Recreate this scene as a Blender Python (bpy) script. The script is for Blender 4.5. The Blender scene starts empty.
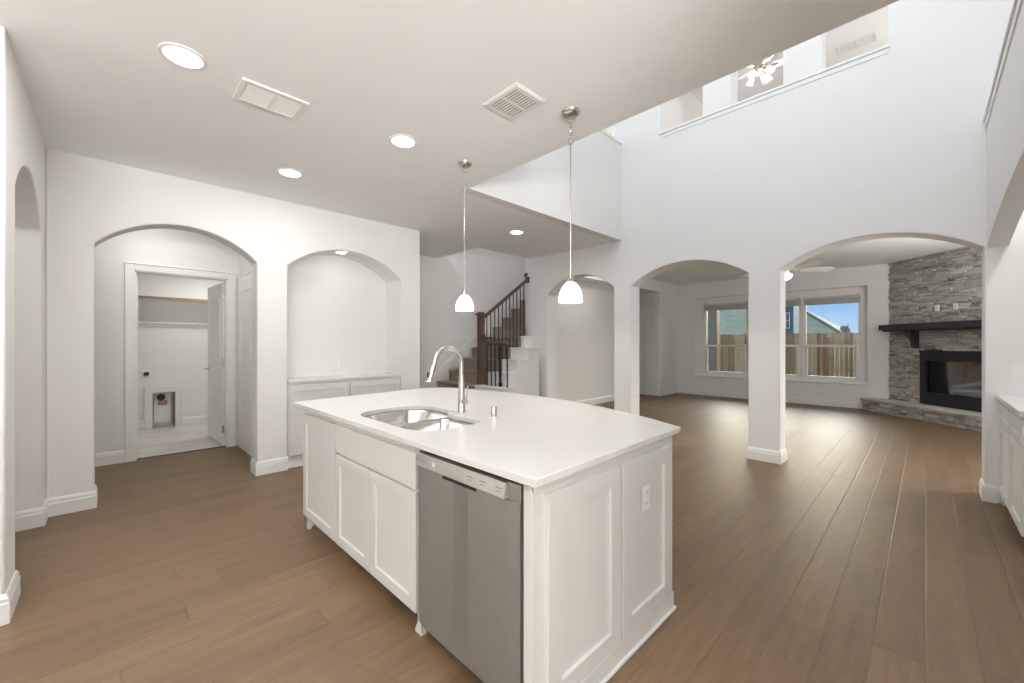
import bpy, bmesh, math, random
from mathutils import Vector, Matrix
random.seed(11)
PI = math.pi
sc = bpy.context.scene

# ------------------------------------------------------------------ camera, world, exposure
CAM_H = 1.35
cam_d = bpy.data.cameras.new('camera'); cam = bpy.data.objects.new('camera', cam_d)
sc.collection.objects.link(cam); sc.camera = cam
cam.location = (0, 0, CAM_H)
cam.rotation_euler = (PI/2, 0, math.radians(45.44))
cam_d.sensor_width = 36.0
cam_d.lens = 36.0*407.0/1024.0
cam_d.shift_y = 2.5/1024.0
cam_d.clip_start = 0.02; cam_d.clip_end = 300
sc.view_settings.view_transform = 'Standard'
sc.view_settings.look = 'None'
sc.view_settings.gamma = 1.0
sc.view_settings.use_curve_mapping = False
EXPOSURE = 0.15
sc.view_settings.exposure = EXPOSURE
try:
    sc.cycles.use_denoising = True
    sc.cycles.max_bounces = 12; sc.cycles.diffuse_bounces = 7; sc.cycles.glossy_bounces = 5
    sc.cycles.transparent_max_bounces = 12; sc.cycles.transmission_bounces = 6
    sc.cycles.sample_clamp_indirect = 6.0
    sc.cycles.caustics_reflective = False; sc.cycles.caustics_refractive = False
except Exception:
    pass

SKY_BRIGHT = 13.0
world = bpy.data.worlds.new('sky'); sc.world = world; world.use_nodes = True
nt = world.node_tree; nt.nodes.clear()
n_out = nt.nodes.new('ShaderNodeOutputWorld'); n_bg = nt.nodes.new('ShaderNodeBackground')
n_tc = nt.nodes.new('ShaderNodeTexCoord'); n_sep = nt.nodes.new('ShaderNodeSeparateXYZ')
nt.links.new(n_tc.outputs['Generated'], n_sep.inputs[0])
def sky_ramp(stops):
    r = nt.nodes.new('ShaderNodeValToRGB'); nt.links.new(n_sep.outputs['Z'], r.inputs[0]); c = r.color_ramp
    c.elements[0].position = stops[0][0]; c.elements[0].color = (*stops[0][1], 1)
    c.elements[1].position = stops[-1][0]; c.elements[1].color = (*stops[-1][1], 1)
    for p, col in stops[1:-1]:
        e = c.elements.new(p); e.color = (*col, 1)
    return r
# bright band above the seen sky (north), added for floor glare; clear blue elsewhere
B_ = SKY_BRIGHT
r_n = sky_ramp([(0.0, (.50, .68, .90)), (0.09, (.27, .50, .88)), (0.16, (B_, B_*.90, B_*.74)), (0.55, (B_*.8, B_*.8, B_*.8)), (0.8, (.6, .75, .95))])
r_s = sky_ramp([(0.0, (.45, .55, .65)), (0.3, (.35, .50, .75)), (1.0, (.5, .65, .9))])
n_mr = nt.nodes.new('ShaderNodeMapRange'); n_mr.inputs['From Min'].default_value = 0.0; n_mr.inputs['From Max'].default_value = 0.35
nt.links.new(n_sep.outputs['Y'], n_mr.inputs['Value'])
n_mx = nt.nodes.new('ShaderNodeMix'); n_mx.data_type = 'RGBA'
nt.links.new(n_mr.outputs[0], n_mx.inputs['Factor']); nt.links.new(r_s.outputs[0], n_mx.inputs['A']); nt.links.new(r_n.outputs[0], n_mx.inputs['B'])
nt.links.new(n_mx.outputs['Result'], n_bg.inputs[0]); n_bg.inputs[1].default_value = 1.0
nt.links.new(n_bg.outputs[0], n_out.inputs[0])

sun_d = bpy.data.lights.new('sun', 'SUN'); sun = bpy.data.objects.new('sun', sun_d)
sc.collection.objects.link(sun)
sun_d.energy = 0.8; sun_d.angle = 0.03; sun_d.color = (1, .95, .86)
sun.rotation_euler = (math.radians(38), 0, math.radians(25))   # high sun from behind the house: lights fence and lawn

K_CAN = 7.5; K_PEND = 6.0; K_FILL = 1.0
def area_light(name, loc, size, power, rot=(0, 0, 0), size_y=None, color=(1, .97, .92), shape='RECTANGLE', spread=None):
    d = bpy.data.lights.new(name, 'AREA'); o = bpy.data.objects.new(name, d); sc.collection.objects.link(o)
    d.shape = shape; d.size = size
    if size_y: d.size_y = size_y
    d.energy = power; d.color = color; o.location = loc; o.rotation_euler = rot
    if spread: d.spread = spread
    return o
def fill_light(name, loc, sx, sy, power, rot):      # unseen area lamp added to fill the rooms with light
    return area_light(name, loc, sx, power*K_FILL, rot, sy, (1.0, .992, .978))
# added fill lamps out of view: behind the camera, upstairs, in the void
UP = math.radians(82)      # aims added lamps almost straight up to brighten the ceilings
fill_light('fill_rear', (1.2, -3.93, 1.5), 3.6, 2.0, 35, (PI/2+UP, 0, 0))
fill_light('fill_side', (3.4, -1.4, 1.4), 2.4, 2.1, 900, (PI/2+UP, 0, PI/2))
fill_light('fill_void', (-0.9, 2.58, 4.9), 3.6, 1.8, 46, (PI/2, 0, 0))
fill_light('fill_loft', (-4.6, 2.7, 4.9), 1.6, 1.4, 14, (PI/2, 0, 0))
fill_light('fill_upstairs', (1.25, 8.0, 4.9), 3.0, 1.6, 60, (PI/2, 0, PI/2))
fill_light('fill_great_room', (1.9, 7.4, 1.6), 1.8, 1.8, 125, (PI/2+UP, 0, PI/2))

# ------------------------------------------------------------------ materials
def new_mat(name, rgb=(.8, .8, .8), rough=.5, metal=0.0, spec=.5):
    m = bpy.data.materials.new(name); m.use_nodes = True
    b = m.node_tree.nodes['Principled BSDF']
    b.inputs['Base Color'].default_value = (*rgb, 1); b.inputs['Roughness'].default_value = rough
    b.inputs['Metallic'].default_value = metal; b.inputs['Specular IOR Level'].default_value = spec
    return m
def N(m, t, **kw):
    n = m.node_tree.nodes.new(t)
    for k, v in kw.items(): setattr(n, k, v)
    return n
def Lk(m, a, b): m.node_tree.links.new(a, b)
def bsdf(m): return m.node_tree.nodes['Principled BSDF']
def objco(m, scale=(1, 1, 1)):
    tc = N(m, 'ShaderNodeTexCoord'); mp = N(m, 'ShaderNodeMapping')
    mp.inputs['Scale'].default_value = scale; Lk(m, tc.outputs['Object'], mp.inputs[0]); return mp.outputs[0]
def noise(m, co, scale, detail=4, rough=.5):
    n = N(m, 'ShaderNodeTexNoise'); n.inputs['Scale'].default_value = scale
    n.inputs['Detail'].default_value = detail; n.inputs['Roughness'].default_value = rough
    Lk(m, co, n.inputs['Vector']); return n
def ramp(m, fac, stops):
    r = N(m, 'ShaderNodeValToRGB'); c = r.color_ramp
    c.elements[0].position = stops[0][0]; c.elements[0].color = (*stops[0][1], 1)
    c.elements[1].position = stops[-1][0]; c.elements[1].color = (*stops[-1][1], 1)
    for p, col in stops[1:-1]:
        e = c.elements.new(p); e.color = (*col, 1)
    Lk(m, fac, r.inputs[0]); return r.outputs[0]
def bump(m, h, strength, dist=.001):
    b = N(m, 'ShaderNodeBump'); b.inputs['Strength'].default_value = strength; b.inputs['Distance'].default_value = dist
    Lk(m, h, b.inputs['Height']); Lk(m, b.outputs[0], bsdf(m).inputs['Normal'])
def noisy(name, c1, c2, scale=8, rough=.5, metal=0, stretch=(1, 1, 1), bmp=.1, bscale=None, spec=.5, dist=.001):
    m = new_mat(name, c1, rough, metal, spec); co = objco(m, stretch)
    n = noise(m, co, scale); Lk(m, ramp(m, n.outputs['Fac'], [(.3, c1), (.7, c2)]), bsdf(m).inputs['Base Color'])
    if bmp:
        n2 = noise(m, co, bscale or scale*3); bump(m, n2.outputs['Fac'], bmp, dist)
    return m
def emis(name, rgb, strength):
    m = new_mat(name, rgb, .4); b = bsdf(m)
    b.inputs['Emission Color'].default_value = (*rgb, 1); b.inputs['Emission Strength'].default_value = strength; return m

M = {}
M['wall'] = noisy('wall_paint', (.790, .786, .772), (.800, .796, .782), 3, .75, bmp=.08, bscale=160, spec=.25)
M['ceil'] = noisy('ceiling_paint', (.875, .890, .892), (.885, .900, .902), 3, .85, bmp=.15, bscale=90, spec=.2)
M['trim'] = noisy('trim_paint', (.80, .795, .78), (.815, .81, .795), 4, .38, bmp=0, spec=.4)
M['cab'] = noisy('cabinet_paint', (.700, .690, .664), (.710, .700, .674), 4, .36, bmp=0, spec=.4)
M['quartz'] = noisy('white_quartz', (.72, .708, .69), (.75, .738, .72), 60, .22, bmp=0, spec=.5)
M['steel'] = noisy('brushed_stainless', (.40, .39, .37), (.42, .41, .39), 30, .60, 1, (1, 1, 1), 0)
M['steel_light'] = noisy('dishwasher_panel_silver', (.56, .54, .51), (.60, .58, .55), 20, .34, .85, (1, 1, 1), 0)
M['sink'] = noisy('sink_steel', (.62, .60, .57), (.68, .66, .63), 40, .20, 1, (1, 1, 1), .02, 80)
M['nickel'] = noisy('brushed_nickel', (.60, .56, .50), (.66, .62, .56), 40, .26, 1, (1, 1, 1), 0)
M['chrome'] = new_mat('polished_chrome', (.8, .8, .8), .08, 1)
M['black'] = noisy('black_plastic', (.012, .012, .012), (.02, .02, .02), 10, .45, bmp=0)
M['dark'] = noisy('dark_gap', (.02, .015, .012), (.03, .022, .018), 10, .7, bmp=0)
M['ink'] = noisy('grey_print', (.26, .25, .24), (.32, .31, .30), 10, .5, bmp=0)
M['darkwood'] = noisy('dark_stained_wood', (.060, .034, .022), (.115, .066, .042), 6, .38, 0, (9, 9, 1.2), .1)
M['mantelwood'] = noisy('charcoal_mantel_wood', (.022, .022, .023), (.045, .044, .044), 5, .5, 0, (3, 3, 14), .25)
M['iron'] = noisy('black_iron', (.018, .016, .015), (.035, .032, .03), 20, .45, .6, bmp=0)
M['ironlight'] = noisy('iron_baluster', (.045, .042, .042), (.07, .066, .066), 20, .4, .6, bmp=0)
M['blackmetal'] = noisy('black_firebox_metal', (.022, .023, .026), (.032, .033, .036), 20, .42, .3, bmp=0)
M['carpet'] = noisy('taupe_carpet', (.24, .185, .145), (.37, .30, .245), 70, .95, bmp=.8, bscale=300, spec=.05, dist=.004)
M['shade'] = emis('lit_white_glass', (1.0, .965, .91), 1.3)
M['canlens'] = emis('lit_downlight_lens', (1.0, .98, .95), 9)
M['fanlight'] = emis('lit_fan_bowl', (1.0, .96, .88), 3)
M['fanblade'] = noisy('white_fan_blade', (.80, .79, .77), (.84, .83, .81), 5, .4, bmp=0)
M['plate'] = noisy('white_plastic', (.82, .82, .80), (.84, .84, .82), 5, .35, bmp=0)
M['red'] = noisy('red_label', (.50, .10, .09), (.55, .13, .12), 30, .5, bmp=0)
M['paper'] = noisy('white_paper', (.75, .76, .76), (.82, .83, .83), 20, .6, bmp=0)
M['galv'] = noisy('galvanised_box', (.62, .62, .62), (.70, .70, .70), 15, .45, .3, bmp=0)
M['copper'] = noisy('copper_pipe', (.55, .25, .12), (.6, .3, .15), 15, .35, .8, bmp=0)
M['shelfedge'] = noisy('raw_pine_edge', (.28, .18, .10), (.36, .24, .14), 20, .6, 0, (1, 8, 1), 0)
M['firebrick'] = None
M['blind'] = noisy('rolled_blind_fabric', (.52, .52, .50), (.57, .57, .55), 30, .8, 0, (1, 1, 12), .1)
M['roofing'] = noisy('grey_green_shingles', (.17, .215, .175), (.26, .31, .26), 3, .95, 0, (1, 1, 3), .3, spec=.05)
M['fascia'] = noisy('dark_fascia', (.03, .035, .04), (.05, .055, .06), 5, .6, bmp=0)
M['siding'] = noisy('tan_siding', (.45, .38, .30), (.5, .43, .35), 4, .8, bmp=0)
M['bluewall'] = noisy('deep_blue_siding', (.02, .055, .12), (.035, .085, .17), 5, .6, 0, (1, 1, 8), .2)
M['grass'] = noisy('lawn', (.13, .19, .05), (.33, .37, .17), 9, .95, bmp=.5, bscale=60, dist=.02)

for sm in (M['shade'], M['fanlight']):
  _t = sm.node_tree; _o = _t.nodes['Material Output']; _mx = _t.nodes.new('ShaderNodeMixShader'); _tr = _t.nodes.new('ShaderNodeBsdfTranslucent')
  _tr.inputs[0].default_value = (.95, .93, .9, 1); _mx.inputs[0].default_value = .55
  _t.links.new(_t.nodes['Principled BSDF'].outputs[0], _mx.inputs[1]); _t.links.new(_tr.outputs[0], _mx.inputs[2]); _t.links.new(_mx.outputs[0], _o.inputs[0])
# glass: straight-through with a mirror share (thin architectural pane)
g = bpy.data.materials.new('window_glass'); g.use_nodes = True; t = g.node_tree; t.nodes.clear()
o_ = t.nodes.new('ShaderNodeOutputMaterial'); mx = t.nodes.new('ShaderNodeMixShader')
tr = t.nodes.new('ShaderNodeBsdfTransparent'); gl = t.nodes.new('ShaderNodeBsdfGlossy'); fr = t.nodes.new('ShaderNodeFresnel')
gl.inputs['Roughness'].default_value = .02; fr.inputs['IOR'].default_value = 1.45; tr.inputs[0].default_value = (.96, .98, .97, 1)
t.links.new(fr.outputs[0], mx.inputs[0]); t.links.new(tr.outputs[0], mx.inputs[1]); t.links.new(gl.outputs[0], mx.inputs[2]); t.links.new(mx.outputs[0], o_.inputs[0])
M['glass'] = g

def math_n(m, op, a, b=None, c=None):
    n = N(m, 'ShaderNodeMath', operation=op)
    for i, v in enumerate((a, b, c)):
        if v is None: continue
        if isinstance(v, (int, float)): n.inputs[i].default_value = v
        else: Lk(m, v, n.inputs[i])
    return n.outputs[0]
def plank_mat(name, width, length, stops, seam_rgb, rough, grain_amt, bumpk, seamw=.0022):
    m = new_mat(name, (.2, .13, .08), rough); co = objco(m)
    sp = N(m, 'ShaderNodeSeparateXYZ'); Lk(m, co, sp.inputs[0])
    xs = math_n(m, 'DIVIDE', sp.outputs[0], width); row = math_n(m, 'FLOOR', xs); fx = math_n(m, 'FRACT', xs)
    wn = N(m, 'ShaderNodeTexWhiteNoise', noise_dimensions='1D'); Lk(m, row, wn.inputs['W'])
    ys = math_n(m, 'ADD', math_n(m, 'DIVIDE', sp.outputs[1], length), math_n(m, 'MULTIPLY', wn.outputs['Value'], 7.3))
    col = math_n(m, 'FLOOR', ys); fy = math_n(m, 'FRACT', ys)
    cb = N(m, 'ShaderNodeCombineXYZ'); Lk(m, row, cb.inputs[0]); Lk(m, col, cb.inputs[1])
    wn2 = N(m, 'ShaderNodeTexWhiteNoise', noise_dimensions='3D'); Lk(m, cb.outputs[0], wn2.inputs['Vector'])
    # grain
    mp = N(m, 'ShaderNodeMapping'); mp.inputs['Scale'].default_value = (10, 1.2, 1); Lk(m, co, mp.inputs[0])
    ad = N(m, 'ShaderNodeVectorMath', operation='ADD'); Lk(m, mp.outputs[0], ad.inputs[0])
    ml = N(m, 'ShaderNodeVectorMath', operation='SCALE'); Lk(m, wn2.outputs['Color'], ml.inputs[0]); ml.inputs['Scale'].default_value = 30
    Lk(m, ml.outputs[0], ad.inputs[1])
    g1 = noise(m, ad.outputs[0], 1.6, 6, .6); g2 = noise(m, ad.outputs[0], 7, 3, .5)
    f = math_n(m, 'ADD', math_n(m, 'MULTIPLY', wn2.outputs['Value'], 1-grain_amt), math_n(m, 'MULTIPLY', g1.outputs['Fac'], grain_amt*1.1))
    f = math_n(m, 'ADD', f, math_n(m, 'MULTIPLY', math_n(m, 'SUBTRACT', g2.outputs['Fac'], .5), .25))
    colr = ramp(m, f, stops)
    dx = math_n(m, 'MULTIPLY', math_n(m, 'MINIMUM', fx, math_n(m, 'SUBTRACT', 1, fx)), width)
    dy = math_n(m, 'MULTIPLY', math_n(m, 'MINIMUM', fy, math_n(m, 'SUBTRACT', 1, fy)), length)
    d = math_n(m, 'MINIMUM', dx, dy)
    s = N(m, 'ShaderNodeMapRange'); s.inputs['From Min'].default_value = seamw*.4; s.inputs['From Max'].default_value = seamw
    Lk(m, d, s.inputs['Value'])
    mixc = N(m, 'ShaderNodeMix', data_type='RGBA'); Lk(m, s.outputs[0], mixc.inputs['Factor'])
    mixc.inputs['A'].default_value = (*seam_rgb, 1); Lk(m, colr, mixc.inputs['B'])
    Lk(m, mixc.outputs['Result'], bsdf(m).inputs['Base Color'])
    # hand scraped ripple across the boards
    rp = N(m, 'ShaderNodeMapping'); rp.inputs['Scale'].default_value = (34, 1.6, 1); Lk(m, co, rp.inputs[0])
    rn = noise(m, rp.outputs[0], 1.0, 2, .5)
    bv = N(m, 'ShaderNodeMapRange'); bv.inputs['From Max'].default_value = .006; Lk(m, d, bv.inputs['Value'])
    h = math_n(m, 'ADD', math_n(m, 'MULTIPLY', rn.outputs['Fac'], .55), math_n(m, 'MULTIPLY', bv.outputs[0], .5))
    h = math_n(m, 'ADD', h, math_n(m, 'MULTIPLY', g2.outputs['Fac'], .12))
    bump(m, h, bumpk, .003)
    rr = N(m, 'ShaderNodeMapRange'); rr.inputs['To Min'].default_value = rough-.05; rr.inputs['To Max'].default_value = rough+.09
    Lk(m, g1.outputs['Fac'], rr.inputs['Value']); Lk(m, rr.outputs[0], bsdf(m).inputs['Roughness'])
    return m
M['floor'] = plank_mat('brown_wood_planks', .167, 1.35, [(.15, (.100, .060, .032)), (.5, (.156, .098, .052)), (.9, (.228, .150, .083))], (.125, .082, .050), .44, .80, .85)
M['tile'] = plank_mat('pale_wood_look_tile', .22, .9, [(.15, (.50, .47, .43)), (.5, (.60, .57, .53)), (.9, (.70, .68, .64))], (.42, .40, .37), .35, .6, .1, .003)

fb = new_mat('fire_brick', (.3, .2, .13), .85); M['firebrick'] = fb
co = objco(fb); bt = N(fb, 'ShaderNodeTexBrick'); Lk(fb, co, bt.inputs['Vector'])
bt.inputs['Scale'].default_value = 1.0; bt.inputs['Brick Width'].default_value = .2; bt.inputs['Row Height'].default_value = .065
bt.inputs['Mortar Size'].default_value = .004
bt.inputs['Color1'].default_value = (.66, .42, .27, 1); bt.inputs['Color2'].default_value = (.52, .32, .20, 1); bt.inputs['Mortar'].default_value = (.55, .47, .38, 1)
Lk(fb, bt.outputs['Color'], bsdf(fb).inputs['Base Color'])

def attr_mat(name, stops, rough, nscale, bmpk, stretch=(1, 1, 1), amt=.35):
    m = new_mat(name, (.4, .4, .4), rough); a = N(m, 'ShaderNodeAttribute'); a.attribute_name = 'tone'
    co = objco(m, stretch); n = noise(m, co, nscale, 5, .65)
    f = math_n(m, 'ADD', math_n(m, 'MULTIPLY', a.outputs['Fac'], 1-amt), math_n(m, 'MULTIPLY', n.outputs['Fac'], amt*1.2))
    Lk(m, ramp(m, f, stops), bsdf(m).inputs['Base Color']); bump(m, n.outputs['Fac'], bmpk, .006); return m
M['stone'] = attr_mat('grey_ledger_stone', [(.15, (.07, .066, .060)), (.36, (.25, .24, .22)), (.62, (.50, .48, .44)), (.92, (.76, .74, .69))], .95, 22, .7, (1, 1, 1.8), .55)
M['fence'] = attr_mat('weathered_fence_wood', [(.2, (.055, .034, .024)), (.5, (.17, .115, .080)), (.85, (.38, .29, .22))], .9, 3, .3, (8, 1, .6), .5)
M['fence_red'] = noisy('red_brown_fence_post', (.13, .055, .035), (.17, .075, .05), 5, .9, 0, (8, 1, 1), .2)

# ------------------------------------------------------------------ mesh helpers
class MB:
    def __init__(s): s.v = []; s.f = []; s.tone = []
    def quadbox(s, P, tone=.5):          # P: eight corners, bottom four ccw then top four
        b = len(s.v); s.v += [Vector(p) for p in P]
        for q in ((0, 3, 2, 1), (4, 5, 6, 7), (0, 1, 5, 4), (1, 2, 6, 5), (2, 3, 7, 6), (3, 0, 4, 7)):
            s.f.append([b+i for i in q]); s.tone.append(tone)
        return s
    def box(s, x0, x1, y0, y1, z0, z1, tone=.5):
        if x0 > x1: x0, x1 = x1, x0
        if y0 > y1: y0, y1 = y1, y0
        if z0 > z1: z0, z1 = z1, z0
        return s.quadbox([(x0, y0, z0), (x1, y0, z0), (x1, y1, z0), (x0, y1, z0), (x0, y0, z1), (x1, y0, z1), (x1, y1, z1), (x0, y1, z1)], tone)
    def fbox(s, F, u0, u1, v0, v1, w0, w1, tone=.5):   # box in a local frame (origin, U, V, W)
        o, U, V, W = F
        P = [o+U*u+V*v+W*w for (u, v, w) in ((u0, v0, w0), (u1, v0, w0), (u1, v1, w0), (u0, v1, w0), (u0, v0, w1), (u1, v0, w1), (u1, v1, w1), (u0, v1, w1))]
        return s.quadbox(P, tone)
    def poly(s, pts, tone=.5):
        b = len(s.v); s.v += [Vector(p) for p in pts]; s.f.append(list(range(b, b+len(pts)))); s.tone.append(tone); return s
    def shaker(s, F, u0, u1, v0, v1, t=.02, st=.06, rec=.010, bead=.002):
        # door: outer block with a recessed centre panel, sloped inner bead
        o, U, V, W = F
        q = lambda u, v, w: o+U*u+V*v+W*w
        def loop(i, w): return [q(u0+i, v0+i, w), q(u1-i, v0+i, w), q(u1-i, v1-i, w), q(u0+i, v1-i, w)]
        L = [loop(0, 0), loop(0, t-.002), loop(.002, t), loop(st, t), loop(st+bead, t-rec), ]
        b = len(s.v)
        for l in L: s.v += l
        for k in range(len(L)-1):
            for i in range(4):
                j = (i+1) % 4; s.f.append([b+4*k+i, b+4*k+j, b+4*k+4+j, b+4*k+4+i]); s.tone.append(.5)
        s.f.append([b+4*(len(L)-1)+i for i in range(4)]); s.f.append([b+3, b+2, b+1, b]); s.tone += [.5, .5]
        return s
    def tube(s, pts, r, seg=10, caps=True):
        pts = [Vector(p) for p in pts]; n = len(pts); rr = r if isinstance(r, (list, tuple)) else [r]*n
        b = len(s.v); up = None
        for i, p in enumerate(pts):
            d = (pts[min(i+1, n-1)]-pts[max(i-1, 0)]).normalized()
            if up is None:
                a = Vector((0, 0, 1)) if abs(d.z) < .9 else Vector((1, 0, 0)); up = (a-d*a.dot(d)).normalized()
            else: up = (up-d*up.dot(d)).normalized()
            sd = d.cross(up)
            for k in range(seg):
                an = 2*PI*k/seg; s.v.append(p+(up*math.cos(an)+sd*math.sin(an))*rr[i])
        for i in range(n-1):
            for k in range(seg):
                k2 = (k+1) % seg; s.f.append([b+i*seg+k, b+i*seg+k2, b+(i+1)*seg+k2, b+(i+1)*seg+k]); s.tone.append(.5)
        if caps:
            s.f.append([b+k for k in range(seg)][::-1]); s.f.append([b+(n-1)*seg+k for k in range(seg)]); s.tone += [.5, .5]
        return s
    def lathe(s, prof, c=(0, 0, 0), seg=24, axis='z', closed=False):
        b = len(s.v); c = Vector(c); n = len(prof)
        for (r, z) in prof:
            for k in range(seg):
                a = 2*PI*k/seg; p = Vector((r*math.cos(a), r*math.sin(a), z))
                if axis == 'x': p = Vector((p.z, p.x, p.y))
                if axis == 'y': p = Vector((p.x, p.z, p.y))
                s.v.append(c+p)
        for i in range(n-1):
            for k in range(seg):
                k2 = (k+1) % seg; s.f.append([b+i*seg+k, b+i*seg+k2, b+(i+1)*seg+k2, b+(i+1)*seg+k]); s.tone.append(.5)
        if closed:
            for k in range(seg):
                k2 = (k+1) % seg; s.f.append([b+(n-1)*seg+k, b+(n-1)*seg+k2, b+k2, b+k]); s.tone.append(.5)
            return s
        if prof[0][0] > 1e-5: s.f.append([b+k for k in range(seg)][::-1]); s.tone.append(.5)
        if prof[-1][0] > 1e-5: s.f.append([b+(n-1)*seg+k for k in range(seg)]); s.tone.append(.5)
        return s
def root_loc(p):
    l = Vector((0, 0, 0))
    while p is not None: l = l+p.location; p = p.parent
    return l
def mk(name, mb, mat, parent=None, bevel=0, seg=2, smooth=False, local=False, ang=.6):
    me = bpy.data.meshes.new(name)
    off = Vector((0, 0, 0)) if (local or parent is None) else root_loc(parent)
    me.from_pydata([tuple(v-off) for v in mb.v], [], mb.f)
    at = me.attributes.new('tone', 'FLOAT', 'FACE'); at.data.foreach_set('value', mb.tone)
    bm = bmesh.new(); bm.from_mesh(me); bmesh.ops.remove_doubles(bm, verts=bm.verts, dist=1e-5) if smooth else None
    bmesh.ops.recalc_face_normals(bm, faces=bm.faces); bm.to_mesh(me); bm.free()
    me.materials.append(mat)
    if smooth:
        for p in me.polygons: p.use_smooth = True
        me.set_sharp_from_angle(angle=ang)
    o = bpy.data.objects.new(name, me); sc.collection.objects.link(o)
    if parent is not None: o.parent = parent
    if bevel:
        md = o.modifiers.new('bevel', 'BEVEL'); md.width = bevel; md.segments = seg; md.limit_method = 'ANGLE'; md.angle_limit = math.radians(35)
        md.harden_normals = False
    return o
def plate(name, outer, holes, f3, nrm, thick, mat, parent=None, bevel=0, seg=3, kind='structure'):
    """flat slab with holes: outer/holes are 2-D loops, f3 maps (u,v) to 3-D, thickness along nrm"""
    bm = bmesh.new(); edges = []
    off = Vector((0, 0, 0)) if parent is None else root_loc(parent)
    loops = [outer]+list(holes)
    for lp in loops:
        vs = [bm.verts.new(f3(*p)-off) for p in lp]
        if holes:
            for i in range(len(vs)): edges.append(bm.edges.new((vs[i], vs[(i+1) % len(vs)])))
        else: bm.faces.new(vs)
    if holes: bmesh.ops.triangle_fill(bm, use_beauty=True, use_dissolve=False, edges=edges)
    r = bmesh.ops.extrude_face_region(bm, geom=list(bm.faces))
    bmesh.ops.translate(bm, verts=[x for x in r['geom'] if isinstance(x, bmesh.types.BMVert)], vec=Vector(nrm)*thick)
    bmesh.ops.recalc_face_normals(bm, faces=bm.faces)
    if holes: bmesh.ops.dissolve_limit(bm, angle_limit=.01, verts=bm.verts, edges=bm.edges)
    me = bpy.data.meshes.new(name); bm.to_mesh(me); bm.free(); me.materials.append(mat)
    o = bpy.data.objects.new(name, me); sc.collection.objects.link(o)
    if parent is not None: o.parent = parent
    elif kind: o['kind'] = kind
    if bevel:
        md = o.modifiers.new('bevel', 'BEVEL'); md.width = bevel; md.segments = seg; md.limit_method = 'ANGLE'; md.angle_limit = math.radians(30)
        for p in me.polygons: p.use_smooth = True
        me.set_sharp_from_angle(angle=.5); md.harden_normals = False
    return o
def struct(name, mb, mat, bevel=0, smooth=False):
    o = mk(name, mb, mat, None, bevel, smooth=smooth); o['kind'] = 'structure'; return o
def thing(name, label, cat, loc=(0, 0, 0), group=None, rz=0):
    o = bpy.data.objects.new(name, None); sc.collection.objects.link(o); o.location = loc; o.rotation_euler = (0, 0, rz)
    o.empty_display_size = .1; o['label'] = label; o['category'] = cat
    if group: o['group'] = group
    return o
def tag(o, label, cat, group=None):
    o['label'] = label; o['category'] = cat
    if group: o['group'] = group
    return o
def kids(o): return [c for c in bpy.data.objects if c.parent == o]
def dup(root, loc, label, rz=None, group=None):
    r = root.copy(); sc.collection.objects.link(r); r.location = loc; r['label'] = label
    if rz is not None: r.rotation_euler = (0, 0, rz)
    for ch in kids(root):
        c = ch.copy(); sc.collection.objects.link(c); c.parent = r
        for gch in kids(ch):
            d = gch.copy(); sc.collection.objects.link(d); d.parent = c
    return r
def arc(a, b, spring, apex, n=28):
    m = (a+b)/2; hw = (b-a)/2; s = apex-spring; R = (hw*hw+s*s)/(2*s)
    out = []
    for i in range(n+1):
        u = a+(b-a)*i/n; out.append((u, apex-R+math.sqrt(max(0, R*R-(u-m)**2))))
    return out
def arch_outline(s0, s1, H, ops):
    """outline of a wall standing on z=0 with floor-reaching arched openings (a,b,spring,apex)"""
    pts = [(s0, 0)]
    for (a, b, sp, ap) in ops:
        if a > s0+1e-4: pts += [(a, 0)]
        else: pts = pts[:-1]
        pts += arc(a, b, sp, ap)
        if b < s1-1e-4: pts += [(b, 0)]
    if not ops or ops[-1][1] < s1-1e-4: pts += [(s1, 0)]
    pts += [(s1, H), (s0, H)]
    return pts
V3 = lambda x, y, z: Vector((x, y, z))
BB = [(0, 0), (.016, 0), (.016, .098), (.012, .106), (.012, .122), (.005, .138), (0, .142)]
def baseboard(name, path, mat=None, h=1.0, z=0):
    """path: 2-D polyline with the room on the left-hand side of travel"""
    m = MB(); P = [Vector((p[0], p[1], 0)) for p in path]; n = len(P); rows = []
    for i in range(n):
        d0 = (P[i]-P[i-1]).normalized() if i > 0 else None; d1 = (P[i+1]-P[i]).normalized() if i < n-1 else None
        n0 = Vector((-d0.y, d0.x, 0)) if d0 else None; n1 = Vector((-d1.y, d1.x, 0)) if d1 else None
        if n0 is None: mi = n1
        elif n1 is None: mi = n0
        else:
            mi = (n0+n1); mi = mi/ max(.2, (1+n0.dot(n1)))
        rows.append([P[i]+mi*t+Vector((0, 0, z+zz*h)) for (t, zz) in BB])
    k = len(BB); b = 0
    for r in rows: m.v += r
    for i in range(n-1):
        for j in range(k):
            j2 = (j+1) % k; m.f.append([i*k+j, i*k+j2, (i+1)*k+j2, (i+1)*k+j]); m.tone.append(.5)
    m.f.append(list(range(k))); m.f.append([(n-1)*k+j for j in range(k)]); m.tone += [.5, .5]
    return struct(name, m, mat or M['trim'])
def fm(origin, U, V, W): return (Vector(origin), Vector(U), Vector(V), Vector(W))

# ------------------------------------------------------------------ key dimensions
WX = -4.81; WT = .21; LY = -.365; FY = 5.36; FT = .256; CZ = 2.88
GY = 11.15; GX = -4.83; GZ = 2.97; RX = .37; HX = -6.42; SX = -6.10
TOPZ = 6.3
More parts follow.
